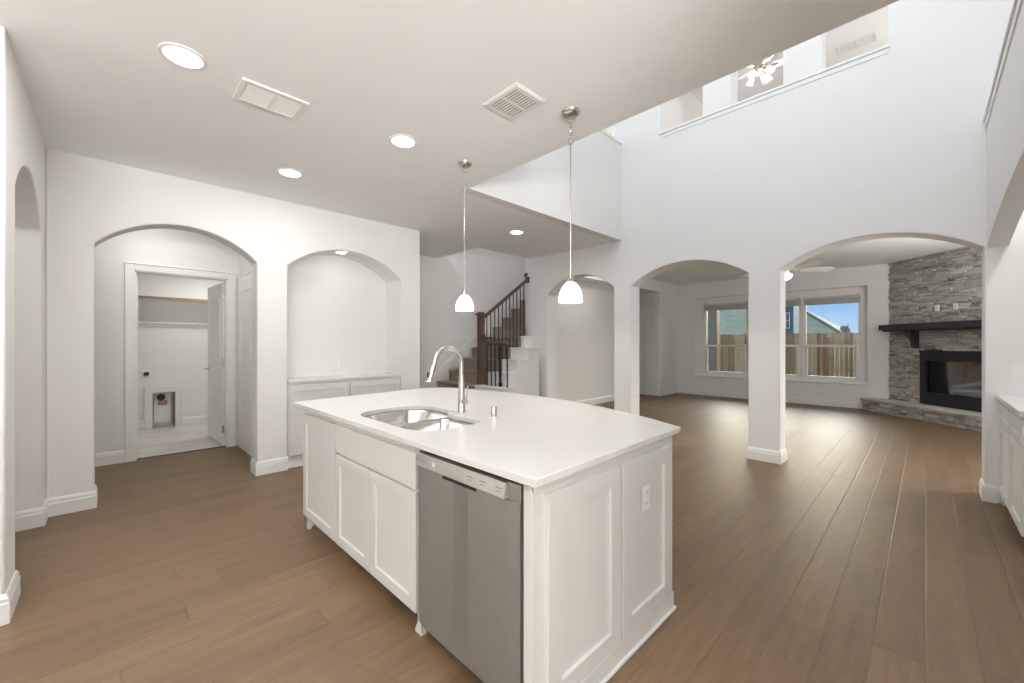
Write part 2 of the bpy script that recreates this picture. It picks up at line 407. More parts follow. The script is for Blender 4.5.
# ------------------------------------------------------------------ floor
struct('floor', MB().box(-6.6, 3.6, -4.1, 11.5, -.06, 0), M['floor'])
struct('floor_laundry', MB().box(-8.9, -6.46, -1.0, 3.2, -.03, .006), M['tile'])
struct('trim_threshold', MB().quadbox([(-6.475, .17, .001), (-6.445, .17, .001), (-6.445, 1.12, .001), (-6.475, 1.12, .001), (-6.468, .17, .012), (-6.452, .17, .012), (-6.452, 1.12, .012), (-6.468, 1.12, .012)]), M['darkwood'])

# ------------------------------------------------------------------ ceilings
kc = [(3.6, -4.1), (3.6, 1.1), (RX, 1.1), (RX, 2.5), (-3.15, 2.5), (-3.15, FY+.01), (-4.99, FY+.01), (-4.99, 4.14), (-6.06, 4.14), (-6.6, 4.14), (-6.6, -4.1)]
plate('ceiling', kc, [], lambda u, v: V3(u, v, CZ), (0, 0, 1), .34, M['ceil'])
struct('ceiling_great_room', MB().box(GX, 2.0, FY+FT-.02, GY+.4, GZ, GZ+.2), M['ceil'])
struct('ceiling_side_hall', MB().box(-5.21, GX, FY+FT-.02, 10.16, 2.70, GZ+.2).box(-7.0, -5.21, 9.0, 10.16, 2.70, GZ+.2), M['ceil'])
struct('ceiling_upper', MB().box(-7.0, 3.6, 2.2, 10.8, TOPZ, TOPZ+.1), M['ceil'])
struct('ceiling_bay', MB().box(RX+.124, 1.5, 1.1, FY, 2.95, 3.22), M['ceil'])
struct('ceiling_laundry', MB().box(-8.9, -6.6, -1.0, 3.2, 2.75, 2.85), M['ceil'])

# ------------------------------------------------------------------ walls
# niche wall with the hallway arch and the arched recess
fW = lambda u, v: V3(WX, u, v)
NA = (1.352, 2.700, 2.19, 2.458)
plate('wall_niche', arch_outline(LY, 2.987, CZ+.02, [(-.100, 1.066, 2.185, 2.442), NA]), [], fW, (-1, 0, 0), WT, M['wall'], bevel=.012)
nb = MB(); a_ = arc(*NA); d0 = WX-WT+.002; d1 = WX-.41
for i in range(len(a_)-1):
    (u0, z0), (u1, z1) = a_[i], a_[i+1]; nb.poly([(d0, u0, z0), (d0, u1, z1), (d1, u1, z1), (d1, u0, z0)])
nb.poly([(d0, NA[0], 0), (d1, NA[0], 0), (d1, NA[0], NA[2]), (d0, NA[0], NA[2])])
nb.poly([(d0, NA[1], 0), (d1, NA[1], 0), (d1, NA[1], NA[2]), (d0, NA[1], NA[2])])
nb.poly([(d1, NA[0], 0)]+[(d1, u, z) for u, z in a_]+[(d1, NA[1], 0)])
struct('wall_niche_recess', nb, M['wall'])
# left wall with its arch, ends in a corner by the camera
plate('wall_left', arch_outline(-5.0, -3.12, CZ+.02, [(-4.600, -3.413, 2.19, 2.445)]), [], lambda u, v: V3(u, LY, v), (0, -1, 0), WT, M['wall'], bevel=.012)
struct('wall_left_return', MB().box(-3.33, -3.12, -4.1, LY-WT+.0005, 0, CZ), M['wall'])
struct('wall_left_room', MB().box(-5.0, -3.3, -1.95, -1.85, 0, CZ), M['wall'])
struct('wall_left_room_side', MB().box(-5.02, -4.81, -1.95, LY-WT, 0, CZ), M['wall'])
# hall behind the arch
plate('wall_hall', [(-1.4, 0), (.195, 0), (.195, 2.20), (1.09, 2.20), (1.09, 0), (1.24, 0), (1.24, CZ), (-1.4, CZ)], [], lambda u, v: V3(HX, u, v), (-1, 0, 0), .13, M['wall'])
struct('wall_hall_side', MB().box(-6.5, -5.35, 1.22, 1.34, 0, CZ), M['wall'])
struct('wall_hall_south', MB().box(-6.5, -5.0, -1.5, -1.4, 0, CZ), M['wall'])
# laundry
plate('wall_laundry', [(-1.0, 0), (.464, 0), (.464, .575), (.748, .575), (.748, 0), (3.2, 0), (3.2, 2.8), (-1.0, 2.8)], [], lambda u, v: V3(-8.6, u, v), (-1, 0, 0), .16, M['wall'])
struct('wall_laundry_left', MB().box(-8.7, -6.55, -.05, .03, 0, 2.8), M['wall'])
struct('wall_laundry_right', MB().box(-8.7, -6.55, 3.0, 3.1, 0, 2.8), M['wall'])
struct('wall_laundry_front', MB().box(-6.60, -6.55, 1.2, 3.1, 0, 2.8), M['wall'])
# far wall: three arches below, three openings to the upper room above
fF = lambda u, v: V3(u, FY, v)
A0 = (-4.575, -3.270, 2.20, 2.465); A1 = (-2.990, -1.468, 2.19, 2.440); A2 = (-1.146, .358, 2.185, 2.430)
plate('wall_far', [p for p in arch_outline(-5.03, 1.5, TOPZ, [A0, A1, A2]) if p[1] < TOPZ-.1]+[(1.5, 3.7), (-3.24, 3.7), (-3.24, 3.22), (-5.03, 3.22)],
      [], fF, (0, 1, 0), FT, M['wall'], bevel=.011)
plate('wall_far_upper', [(-3.24, 3.69), (1.5, 3.69), (1.5, TOPZ), (-3.24, TOPZ)],
      [[(-2.545, 4.245), (-1.985, 4.245), (-1.985, 5.55), (-2.545, 5.55)],
       [(-1.655, 4.245), (-1.115, 4.245), (-1.115, 5.55), (-1.655, 5.55)],
       [(-.770, 4.245), (-.250, 4.245), (-.250, 5.55), (-.770, 5.55)]], fF, (0, 1, 0), FT, M['wall'])
struct('trim_upper_sill', MB().box(-2.56, -.235, FY-.024, FY+.05, 4.215, 4.243).box(-2.545, -.25, FY-.010, FY+.02, 4.165, 4.214), M['trim'], .004)
# loft: low wall over the kitchen ceiling edge
struct('wall_loft', MB().box(-3.27, -3.145, 2.49, FY+.01, CZ-.001, 4.28), M['wall'])
struct('trim_loft_cap', MB().box(-3.30, -3.13, 2.49, FY, 4.28, 4.305), M['trim'], .005)
struct('wall_loft_back', MB().box(-6.3, -3.1, 2.3, 2.5, 3.2, 4.0), M['wall'])
struct('wall_loft_side', MB().box(-6.30, SX, 2.4, 9.2, 3.2, TOPZ), M['wall'])
struct('wall_void_south', MB().box(-2.7-.6, 1.5, 2.28, 2.48, 3.2, 3.95).box(-3.3, 1.5, 2.28, 2.48, 5.85, TOPZ).box(-3.3, -2.75, 2.28, 2.48, 3.9, 5.9).box(.95, 1.5, 2.28, 2.48, 3.9, 5.9), M['wall'])
# right wall with a long low arch and the ledge above it
plate('wall_right', arch_outline(1.24, FY+.002, 3.26, [(1.25, FY+.002, 2.175, 2.388)])[0:], [], lambda u, v: V3(RX, u, v), (1, 0, 0), .124, M['wall'], bevel=.008)
struct('trim_right_ledge', MB().box(RX-.022, RX+.16, 1.1, FY, 3.26, 3.285).box(RX-.010, RX+.01, 1.1, FY, 3.20, 3.26), M['trim'], .004)
struct('wall_right_upper', MB().box(1.3, 1.5, 2.3, 10.6, 3.22, TOPZ), M['wall'])
struct('wall_bay_back', MB().box(1.07, 1.2, 1.1, FY, 0, 2.95), M['wall'])
struct('wall_bay_end', MB().box(RX, 3.6, 1.1, 1.24, 0, CZ), M['wall'])
# rear of the room (behind the camera) with window openings
struct('wall_rear', MB().box(-3.33, -.7, -4.1, -4.0, 0, CZ).box(3.1, 3.6, -4.1, -4.0, 0, CZ).box(-.7, 3.1, -4.1, -4.0, 0, .45).box(-.7, 3.1, -4.1, -4.0, 2.55, CZ), M['wall'])
struct('wall_rear_side', MB().box(3.5, 3.6, -4.1, -2.7, 0, CZ).box(3.5, 3.6, -.1, 1.24, 0, CZ).box(3.5, 3.6, -2.7, -.1, 0, .3).box(3.5, 3.6, -2.7, -.1, 2.5, CZ), M['wall'])
# stair recess
struct('wall_stair', MB().box(SX-.2, SX, 1.3, 9.2, 0, 3.2), M['wall'])
struct('wall_stair_back', MB().box(-6.3, -4.9, 9.1, 9.2, 0, TOPZ), M['wall'])
struct('wall_stair_upper', MB().box(-4.99, -4.90, 4.13, FY+FT+.1, 3.215, TOPZ), M['wall'])
struct('wall_stair_landing', MB().box(-6.1, -5.0, 2.95, 3.03, 0, CZ), M['wall'])
# great room
struct('wall_great_room_left', MB().box(GX-.15, GX, 10.14, GY+.3, 0, GZ+.1), M['wall'], .01)
struct('wall_side_hall', MB().box(-5.33, -5.20, FY+FT-.01, 9.0, 0, TOPZ), M['wall'])
struct('wall_side_hall_end', MB().box(-7.0, GX-.001, 10.15, 10.3, 0, 2.76), M['wall'])
struct('wall_side_hall_back', MB().box(-7.0, -6.9, 8.9, 10.3, 0, 2.76).box(-7.0, -5.2, 8.9, 9.0, 0, 2.76), M['wall'])
struct('wall_great_room_right', MB().box(2.0, 2.15, FY, 6.4, 0, GZ+.1).box(2.0, 2.15, 8.4, GY+.3, 0, GZ+.1).box(2.0, 2.15, 6.4, 8.4, 0, .6).box(2.0, 2.15, 6.4, 8.4, 2.6, GZ+.1), M['wall'])
struct('wall_great_room_near', MB().box(1.2, 2.1, FY, FY+FT, 0, GZ+.1), M['wall'])
fG = lambda u, v: V3(u, GY, v)
plate('wall_windows', [(GX-.15, 0), (2.1, 0), (2.1, GZ+.1), (GX-.15, GZ+.1)], [[(-4.366, .52), (-.837, .52), (-.837, 2.565), (-4.366, 2.565)]], fG, (0, 1, 0), .12, M['wall'])
WINS = [(-4.135, -3.09), (-3.045, -2.00), (-1.955, -.955)]
plate('wall_windows_inner', [(-4.5, .4), (-.7, .4), (-.7, 2.7), (-4.5, 2.7)], [[(a, .555), (b, .555), (b, 2.40), (a, 2.40)] for a, b in WINS], lambda u, v: V3(u, GY+.12, v), (0, 1, 0), .13, M['trim'])
struct('trim_window_sill', MB().box(-4.40, -.81, GY-.03, GY+.13, .495, .522), M['trim'], .006)
# upstairs room
struct('floor_upper', MB().box(-3.2, 1.5, FY+FT-.01, 10.6, 3.22, 3.4), M['carpet'])
struct('floor_loft', MB().box(-6.1, -3.27, 2.5, 4.13, 3.215, 3.235), M['carpet'])
struct('wall_upper_left', MB().box(-3.4, -3.24, FY+FT, 10.6, 3.3, TOPZ), M['wall'])
struct('wall_upper_back', MB().box(-3.3, 1.5, 10.4, 10.6, 3.3, TOPZ), M['wall'])

# ------------------------------------------------------------------ baseboards
baseboard('baseboard_niche_corner', [(-4.602, LY-.2), (-4.602, LY), (WX, LY), (WX, -.100), (WX-WT, -.100)][::-1])
baseboard('baseboard_niche_middle', [(WX-WT, 1.066), (WX, 1.066), (WX, 1.352)][::-1])
baseboard('baseboard_niche_end', [(WX, 2.70), (WX, 2.987), (WX-WT, 2.987)][::-1])
baseboard('baseboard_left', [(-3.413, LY-WT), (-3.413, LY), (-3.12, LY), (-3.12, -2.5)])
baseboard('baseboard_hall', [(HX, .11), (HX, -1.4)])
baseboard('baseboard_column', [(-1.468, FY+FT), (-1.468, FY), (-1.146, FY), (-1.146, FY+FT), (-1.468, FY+FT)][::-1])
baseboard('baseboard_column_left', [(-3.270, FY+FT), (-3.270, FY), (-2.990, FY), (-2.990, FY+FT)][::-1])
baseboard('baseboard_far_left', [(-4.86, FY), (-4.575, FY), (-4.575, FY+FT)][::-1])
baseboard('baseboard_far_right', [(.430, FY), (.358, FY), (.358, FY+FT)])
baseboard('baseboard_windows', [(-.80, GY), (GX, GY), (GX, 10.15), (-5.37, 10.15)])
baseboard('baseboard_side_hall', [(-5.20, 9.0), (-5.20, FY+FT)])
baseboard('baseboard_laundry', [(-8.6, .37), (-8.6, .03)])
baseboard('baseboard_laundry_right', [(-8.6, 3.0), (-8.6, .836)])

# ------------------------------------------------------------------ doors and casings (hall and laundry)
def casing(name, F, u0, u1, vtop, w=.075, t=.018):
    m = MB(); m.fbox(F, u0-w, u0, 0, vtop+w, 0, t); m.fbox(F, u1, u1+w, 0, vtop+w, 0, t); m.fbox(F, u0, u1, vtop, vtop+w, 0, t)
    m.fbox(F, u0-w-.012, u0-w, 0, vtop+w, 0, t+.008); m.fbox(F, u1+w, u1+w+.012, 0, vtop+w, 0, t+.008)
    m.fbox(F, u0-w-.012, u1+w+.012, vtop+w, vtop+w+.012, 0, t+.008)
    return struct(name, m, M['trim'], .003)
Fh = fm((HX, 0, 0), (0, 1, 0), (0, 0, 1), (1, 0, 0))
casing('trim_laundry_door', Fh, .195, 1.09, 2.20)
struct('trim_laundry_jamb', MB().box(HX-.13, HX, .195, .212, 0, 2.20).box(HX-.13, HX, 1.073, 1.09, 0, 2.20).box(HX-.13, HX, .195, 1.09, 2.183, 2.20)
       .box(HX-.075, HX-.06, .212, .224, 0, 2.183).box(HX-.075, HX-.06, .212, 1.073, 2.171, 2.183), M['trim'], .002)
def two_panel_door(name, label, F, w, h, group=None, kind='structure', loc=None):
    """door leaf in frame F (u along the leaf, v up, w through it), two recessed panels on each face"""
    o, U, V, W = F; t = .036
    r = thing(name, label, 'door', o) if kind == 'thing' else None
    m = MB(); m.fbox(F, 0, w, 0, h, .008, t-.008)
    for (wa, wb) in ((0, .008), (t-.008, t)):
        m.fbox(F, 0, .115, 0, h, wa, wb); m.fbox(F, w-.115, w, 0, h, wa, wb)
        for va, vb in ((0, .24), (.86, 1.02), (h-.13, h)): m.fbox(F, .115, w-.115, va, vb, wa, wb)
        for va, vb in ((.30, .80), (1.08, h-.19)): m.fbox(F, .175, w-.175, va, vb, wa+(.002 if wa == 0 else 0), wb-(0 if wa == 0 else .002))
    return r, m
# open laundry door, hinged on the right jamb, swung into the laundry
hx, hy = HX-.14, 1.058
dd = Vector((-.998, -.055, 0)).normalized()
Fd = (Vector((hx, hy, .012)), dd, Vector((0, 0, 1)), Vector((dd.y, -dd.x, 0)))
_, dm = two_panel_door('door', '', Fd, .85, 2.16)
ldoor = thing('laundry_door', 'white two-panel door standing open into the laundry room', 'door', (hx, hy, 0))
mk('door_panel', dm, M['trim'], ldoor, .002)
hd = MB()
for s, w0 in ((-1, 0.0), (1, .036)):
    c = Fd[0]+Fd[1]*.79+Fd[2]*.98+Fd[3]*w0
    hd.tube([c, c+Fd[3]*s*.008], .028, 16); hd.tube([c, c+Fd[3]*s*.055], .010, 10)
    hd.tube([c+Fd[3]*s*.05, c+Fd[3]*s*.052-Fd[1]*.05, c+Fd[3]*s*.048-Fd[1]*.11], [.010, .009, .007], 10)
mk('lever_handle', hd, M['nickel'], ldoor, smooth=True)
for z in (.22, 1.10, 1.98):
    mk('hinge', MB().box(hx+.004, hx+.022, hy-.012, hy+.012, z-.05, z+.05), M['nickel'], ldoor, .002)
# closed door on the hall's right side
Fs = fm((-6.36, 1.22, 0), (1, 0, 0), (0, 0, 1), (0, -1, 0))
casing('trim_side_door', Fs, .075, .86, 2.14)
m = MB(); Fs2 = fm((-6.285, 1.219, .01), (1, 0, 0), (0, 0, 1), (0, -1, 0)); _, m = two_panel_door('door', '', Fs2, .785, 2.13)
struct('door_1', m, M['trim'], .002)
baseboard('baseboard_hall_side', [(-5.36, 1.22), (-5.36, 1.22+.1)][::-1])
# side-hall door in the great room
Fg = fm((-6.30, 10.15, 0), (1, 0, 0), (0, 0, 1), (0, -1, 0))
casing('trim_side_hall_door', Fg, .08, .86, 2.14)
_, m = two_panel_door('door', '', fm((-6.22, 10.149, .01), (1, 0, 0), (0, 0, 1), (0, -1, 0)), .78, 2.13)
struct('door_2', m, M['trim'], .002)

# ------------------------------------------------------------------ laundry fittings
sh = thing('laundry_shelf', 'white wall shelf with a raw wood front edge high in the laundry', 'shelf', (-8.45, 1.5, 2.05))
mk('shelf_board', MB().box(-8.6, -8.25, .03, 3.0, 2.045, 2.075), M['trim'], sh, .002)
mk('front_edge', MB().box(-8.25, -8.235, .03, 3.0, 2.040, 2.075), M['shelfedge'], sh, .002)
mk('cleat', MB().box(-8.6, -8.58, .03, 3.0, 1.95, 2.045), M['trim'], sh, .002)
for y in (.30, 1.5, 2.7):
    b = MB().box(-8.6, -8.585, y-.012, y+.012, 1.62, 2.045).box(-8.6, -8.27, y-.012, y+.012, 2.02, 2.045)
    b.tube([(-8.59, y, 1.72), (-8.50, y, 1.78), (-8.40, y, 1.90), (-8.36, y, 2.03)], .009, 8)
    mk('bracket', b, M['trim'], sh, .001)
cl = thing('hanging_rail', 'white mounting rail fixed to the laundry wall below the shelf', 'rail', (-8.59, 1.5, 1.66))
mk('rail_board', MB().box(-8.6, -8.582, .03, 3.0, 1.62, 1.71), M['trim'], cl, .003)
mk('rod', MB().tube([(-8.555, .03, 1.68), (-8.555, 3.0, 1.68)], .016, 12), M['trim'], cl, smooth=True)
for y in (.30, 1.5, 2.7): mk('rod_hook', MB().box(-8.6, -8.535, y-.01, y+.01, 1.655, 1.70), M['trim'], cl, .002)
do = thing('dryer_outlet', 'square white outlet plate with a round black socket on the laundry wall', 'outlet', (-8.6, .395, .88))
mk('plate', MB().box(-8.6, -8.593, .337, .453, .822, .938), M['plate'], do, .003)
mk('socket', MB().lathe([(.0, 0), (.033, 0), (.033, .012), (.029, .014), (0, .010)], (-8.593, .395, .88), 20, 'x'), M['black'], do, smooth=True)
vb = thing('dryer_vent_box', 'recessed white-trimmed dryer box low on the laundry wall with a red label inside', 'utility box', (-8.6, .605, 0))
f = MB().box(-8.6, -8.582, .386, .464, .006, .575).box(-8.6, -8.582, .748, .826, .006, .575).box(-8.6, -8.582, .386, .826, .575, .645).box(-8.6, -8.574, .37, .386, .006, .662).box(-8.6, -8.574, .826, .842, .006, .662).box(-8.6, -8.574, .386, .826, .645, .662)
mk('frame', f, M['trim'], vb, .002)
mk('liner', MB().box(-8.76, -8.755, .464, .748, .006, .575).box(-8.755, -8.60, .464, .468, .006, .575).box(-8.755, -8.60, .744, .748, .006, .575).box(-8.755, -8.60, .468, .744, .570, .575), M['galv'], vb)
mk('cover_sheet', MB().box(-8.70, -8.695, .49, .70, .08, .54), M['paper'], vb, .001)
mk('red_label', MB().box(-8.694, -8.692, .535, .655, .36, .44), M['red'], vb)
lt = MB()
for k in range(4): lt.box(-8.6925, -8.6915, .545, .645-.012*(k % 2), .375+.016*k, .380+.016*k)
mk('label_print', lt, M['paper'], vb)
mk('pipe', MB().tube([(-8.66, .725, .02), (-8.66, .725, .56)], .011, 10), M['copper'], vb, smooth=True)
mk('duct_collar', MB().lathe([(.030, 0), (.052, 0), (.052, .05), (.046, .05), (.046, .005), (0, .005)], (-8.695, .575, .49), 20, 'x'), M['black'], vb, smooth=True)

# ------------------------------------------------------------------ outlets, switches, vents
def wall_plate(name, label, F, gang=1, kind='outlet', group=None):
    o = F[0]; w = .07+.046*(gang-1); r = thing(name, label, kind, o, group)
    mk('plate', MB().fbox(F, -w/2, w/2, -.058, .058, 0, .006), M['plate'], r, .002)
    for g in range(gang):
        u = (g-(gang-1)/2)*.046
        if kind == 'outlet':
            for va in (.008, -.040): mk('receptacle', MB().fbox(F, u-.017, u+.017, va, va+.032, .006, .009), M['plate'], r, .002)
            for v in (.024, -.024):
                for q in (-.0065, .0065): mk('slot', MB().fbox(F, u+q-.0015, u+q+.0015, v-.005, v+.006, .009, .0096), M['ink'], r)
        else:
            mk('rocker', MB().fbox(F, u-.016, u+.016, -.033, .033, .006, .010), M['plate'], r, .003)
    return r
wall_plate('light_switch', 'white double switch plate on the wall above the right counter', fm((.555, FY, 1.125), (1, 0, 0), (0, 0, 1), (0, -1, 0)), 2, 'switch')
wall_plate('wall_outlet', 'white outlet on the back of the arched recess above its counter', fm((WX-.41, 2.03, 1.10), (0, 1, 0), (0, 0, 1), (1, 0, 0)))
wall_plate('wall_outlet', 'white outlet low on the hall wall behind the smallest arch', fm((-5.20, 7.15, .36), (0, 1, 0), (0, 0, 1), (1, 0, 0)))

def supply_vent(label, c, z, lx, ly, down=True):
    r = thing('ceiling_vent', label, 'vent', (c[0], c[1], z))
    x, y = c; zt = z; t = .012
    f = MB().box(x-lx/2, x+lx/2, y-ly/2, y-ly/2+.03, zt-t, zt).box(x-lx/2, x+lx/2, y+ly/2-.03, y+ly/2, zt-t, zt).box(x-lx/2, x-lx/2+.03, y-ly/2+.03, y+ly/2-.03, zt-t, zt).box(x+lx/2-.03, x+lx/2, y-ly/2+.03, y+ly/2-.03, zt-t, zt)
    if ly > lx: f.box(x-lx/2+.03, x+lx/2-.03, y-.008, y+.008, zt-t, zt)
    else: f.box(x-.008, x+.008, y-ly/2+.03, y+ly/2-.03, zt-t, zt)
    mk('frame', f, M['plate'], r, .002)
    mk('backing', MB().box(x-lx/2+.02, x+lx/2-.02, y-ly/2+.02, y+ly/2-.02, zt-.003, zt-.001), M['plate'], r)
    s = MB(); n = 12
    if ly > lx:
        for i in range(n):
            xx = x-lx/2+.035+(lx-.07)*i/(n-1); s.quadbox([(xx-.004, y-ly/2+.03, zt-.010), (xx+.000, y-ly/2+.03, zt-.010), (xx+.000, y+ly/2-.03, zt-.010), (xx-.004, y+ly/2-.03, zt-.010), (xx+.002, y-ly/2+.03, zt-.003), (xx+.004, y-ly/2+.03, zt-.003), (xx+.004, y+ly/2-.03, zt-.003), (xx+.002, y+ly/2-.03, zt-.003)])
    else:
        for i in range(n):
            yy = y-ly/2+.035+(ly-.07)*i/(n-1); s.box(x-lx/2+.03, x+lx/2-.03, yy-.003, yy+.003, zt-.011, zt-.003)
    mk('louvre', s, M['plate'], r)
    return r
supply_vent('white two-section supply vent in the kitchen ceiling near the largest downlight', (-2.873, .715), CZ, .26, .36)
supply_vent('white supply vent in the upstairs ceiling seen through the last opening', (-.79, 8.75), TOPZ, .50, .30)
# return grille with dark slots
rg = thing('ceiling_grille', 'square white grille with rows of dark slots in the ceiling between the pendants', 'vent', (-1.828, 1.816, CZ))
gx, gy = -1.828, 1.816
mk('frame', MB().box(gx-.155, gx+.155, gy-.13, gy+.13, CZ-.006, CZ).box(gx-.145, gx+.145, gy-.12, gy+.12, CZ-.010, CZ-.004), M['plate'], rg, .002)
for xa in (gx-.115, gx+.012):
    s = MB()
    for i in range(9):
        yy = gy-.088+i*.022; s.box(xa, xa+.103, yy-.0035, yy+.0035, CZ-.0112, CZ-.0095)
    mk('slot_row', s, M['ink'], rg)

# ------------------------------------------------------------------ recessed downlights
def downlight(label, x, y, z=CZ, r=.082, power=K_CAN):
    o = thing('recessed_light', label, 'ceiling light', (x, y, z), 'recessed ceiling downlights')
    mk('trim_ring', MB().lathe([(r, -.001), (r+.022, -.001), (r+.020, -.006), (r+.003, -.010), (r, -.006)], (x, y, z), 32, closed=True), M['plate'], o, smooth=True)
    mk('lens', MB().lathe([(0, -.004), (r+.001, -.004), (r+.001, -.002), (0, -.002)], (x, y, z), 32), M['canlens'], o)
    a = area_light('downlight_lamp', (x, y, z-.013), r*2, power, (0, 0, 0), None, (1, .99, .975), 'DISK'); a.parent = None
    return o
downlight('recessed downlight nearest the left ceiling corner, the largest in view', -2.767, .273)
downlight('recessed downlight right of the supply vent, between it and the far pendant', -2.762, 1.568)
downlight('recessed downlight close to the wall with the hallway arch', -3.976, 1.138)
downlight('small recessed downlight in front of the staircase', -3.917, 3.946)
downlight('recessed downlight in the crown of the arched recess', -4.93, 1.97, 2.452, .055, .25)
for (x, y) in ((-1.2, -.9), (-2.3, -2.4), (.9, -2.0), (-.9, 1.2)):
    if y < 0:
        area_light('kitchen_lamp_behind_camera', (x, y, CZ-.01), .16, K_CAN, (0, 0, 0), None, (1, .99, .975), 'DISK')
area_light('laundry_fill', (-7.6, 1.3, 2.73), .3, 14, (0, 0, 0), None, (1, .97, .92), 'DISK')  # unseen lamp added to light the laundry, no fixture modelled
area_light('hall_unseen_lamp', (-5.8, .3, CZ-.01), .2, 8, (0, 0, 0), None, (1, .97, .92), 'DISK')  # unseen lamp lighting the hall, no fixture modelled
area_light('left_room_fill', (-4.0, -1.2, CZ-.01), .2, 6, (0, 0, 0), None, (1, .99, .975), 'DISK')  # lamp added out of view to lighten the left arch and its reflection
area_light('side_hall_unseen_lamp', (-4.1, 7.0, GZ-.01), .2, 10, (0, 0, 0), None, (1, .95, .9), 'DISK')  # bare unseen lamp, no fitting on this ceiling
area_light('bay_fill', (.72, 3.6, 2.94), .2, 9, (0, 0, 0), None, (1, .99, .975), 'DISK')  # unseen lamps added to brighten the wall in the bay
area_light('bay_fill', (.72, 4.9, 2.94), .15, 5, (0, 0, 0), None, (1, .99, .975), 'DISK')
area_light('stair_fill', (-5.5, 6.4, TOPZ-.02), .3, 30, (0, 0, 0), None, (1, .97, .93), 'DISK')  # unseen lamp added high in the stairwell to light the steps

# ------------------------------------------------------------------ pendants
def pendant(x, y, zb, label):
    o = thing('pendant_light', label, 'pendant light', (x, y, zb), 'pendants over the island')
    zt = zb+.135
    # dome shade, open below, fine ribs
    prof = [(.074, 0), (.078, .004), (.079, .02), (.076, .045), (.068, .075), (.054, .103), (.036, .124), (.020, .134), (.018, .138),
            (.014, .134), (.032, .120), (.050, .100), (.064, .073), (.072, .044), (.075, .02), (.074, 0)]
    m = MB(); seg = 48; b = 0
    m.lathe(prof, (x, y, zb), seg)
    m.f = [f for f in m.f if len(f) == 4]; m.tone = m.tone[:len(m.f)]
    mk('glass_shade', m, M['shade'], o, smooth=True)
    mk('shade_cap', MB().lathe([(0, .130), (.022, .134), (.024, .140), (.020, .150), (.012, .156), (.010, .180), (0, .184)], (x, y, zb), 20), M['nickel'], o, smooth=True)
    ear = MB().tube([(x-.020, y, zb+.145), (x-.026, y, zb+.170), (x, y, zb+.205), (x+.026, y, zb+.170), (x+.020, y, zb+.145)], .003, 6)
    mk('shade_hanger', ear, M['nickel'], o, smooth=True)
    ztop = CZ-.205
    mk('rod', MB().tube([(x, y, zb+.18), (x, y, ztop)], .0045, 10), M['nickel'], o, smooth=True)
    mk('canopy', MB().lathe([(0, -.030), (.018, -.030), (.050, -.022), (.062, -.010), (.064, 0), (0, 0)], (x, y, CZ), 28), M['nickel'], o, smooth=True)
    ch = MB()
    def link(zc, rz, h=.022, w=.012, r=.0026):
        pts = []
        for k in range(13):
            a = 2*PI*k/12; u = w*math.cos(a); pts.append((x+u*math.cos(rz), y+u*math.sin(rz), zc+h*math.sin(a)))
        ch.tube(pts, r, 6, False)
    link(CZ-.052, .6, .026, .026); 
    for k in range(4): link(CZ-.090-.026*k, .6+k*PI/2, .017, .008)
    link(CZ-.194, .6, .022, .016)
    mk('chain', ch, M['nickel'], o, smooth=True)
    d = bpy.data.lights.new('pendant_bulb', 'POINT'); l = bpy.data.objects.new('pendant_bulb', d); sc.collection.objects.link(l)
    d.energy = K_PEND; d.shadow_soft_size = .025; d.color = (1, .92, .80); l.location = (x, y, zb+.05)
    return o
pendant(-1.641, 2.159, 1.625, 'white glass dome pendant over the near end of the island, the larger in view')
pendant(-2.740, 2.135, 1.632, 'white glass dome pendant over the far end of the island, beside the staircase')

# ------------------------------------------------------------------ kitchen island
IX0, IX1, IY0, IY1 = -3.205, -.920, 1.020, 2.036      # cabinet body
TK = .105
Ff = fm((0, IY0, 0), (1, 0, 0), (0, 0, 1), (0, -1, 0))   # front faces (seen from the camera side)
def foot(F, u, sgn):
    # small bracket foot with a curved inner edge
    pts = [(0, 0), (.055, 0), (.050, .02), (.034, .05), (.030, .078), (.038, TK+.004), (0, TK+.004)]
    m = MB(); o, U, V, W = F; a = [o+U*(u+sgn*p[0])+V*p[1]+W*0.0 for p in pts]; b = [p-W*.028 for p in a]; c = [p+W*0.0 for p in a]
    n = len(pts); base = len(m.v); m.v += c+b
    m.f.append(list(range(base, base+n))); m.f.append(list(range(base+n, base+2*n))[::-1])
    for i in range(n):
        j = (i+1) % n; m.f.append([base+i, base+j, base+n+j, base+n+i])
    m.tone = [.5]*len(m.f); return m
bc = thing('base_cabinet', 'white base cabinet with one tall panelled door at the far end of the island', 'cabinet', (-2.88, 1.5, 0))
mk('body', MB().box(IX0, -2.602, IY0, IY1, TK, .884).box(IX0+.01, -2.602, IY0+.075, IY1-.02, 0, TK), M['cab'], bc, .002)
mk('door', MB().shaker(Ff, -3.190, -2.612, .105, .845), M['cab'], bc)
mk('foot', foot(Ff, IX0, 1), M['cab'], bc)
mk('end_foot', foot(fm((IX0, 0, 0), (0, 1, 0), (0, 0, 1), (-1, 0, 0)), IY0, 1), M['cab'], bc)
sk = thing('sink_cabinet', 'white sink base cabinet with a false drawer front over two panelled doors', 'cabinet', (-2.12, 1.5, 0))
mk('body', MB().box(-2.600, -1.632, IY0, IY0+.02, TK, .884).box(-2.600, -1.632, IY1-.02, IY1, 0, .884).box(-2.600, -1.632, IY0, IY1, TK, TK+.02)
   .box(-1.650, -1.632, IY0, IY1, TK, .884), M['cab'], sk, .002)
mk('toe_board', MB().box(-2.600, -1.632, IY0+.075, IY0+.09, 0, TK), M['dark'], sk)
mk('drawer_front', MB().fbox(Ff, -2.592, -1.650, .675, .845, 0, .02), M['cab'], sk, .003)
mk('door', MB().shaker(Ff, -2.592, -2.126, .105, .662), M['cab'], sk)
mk('door', MB().shaker(Ff, -2.116, -1.650, .105, .662), M['cab'], sk)
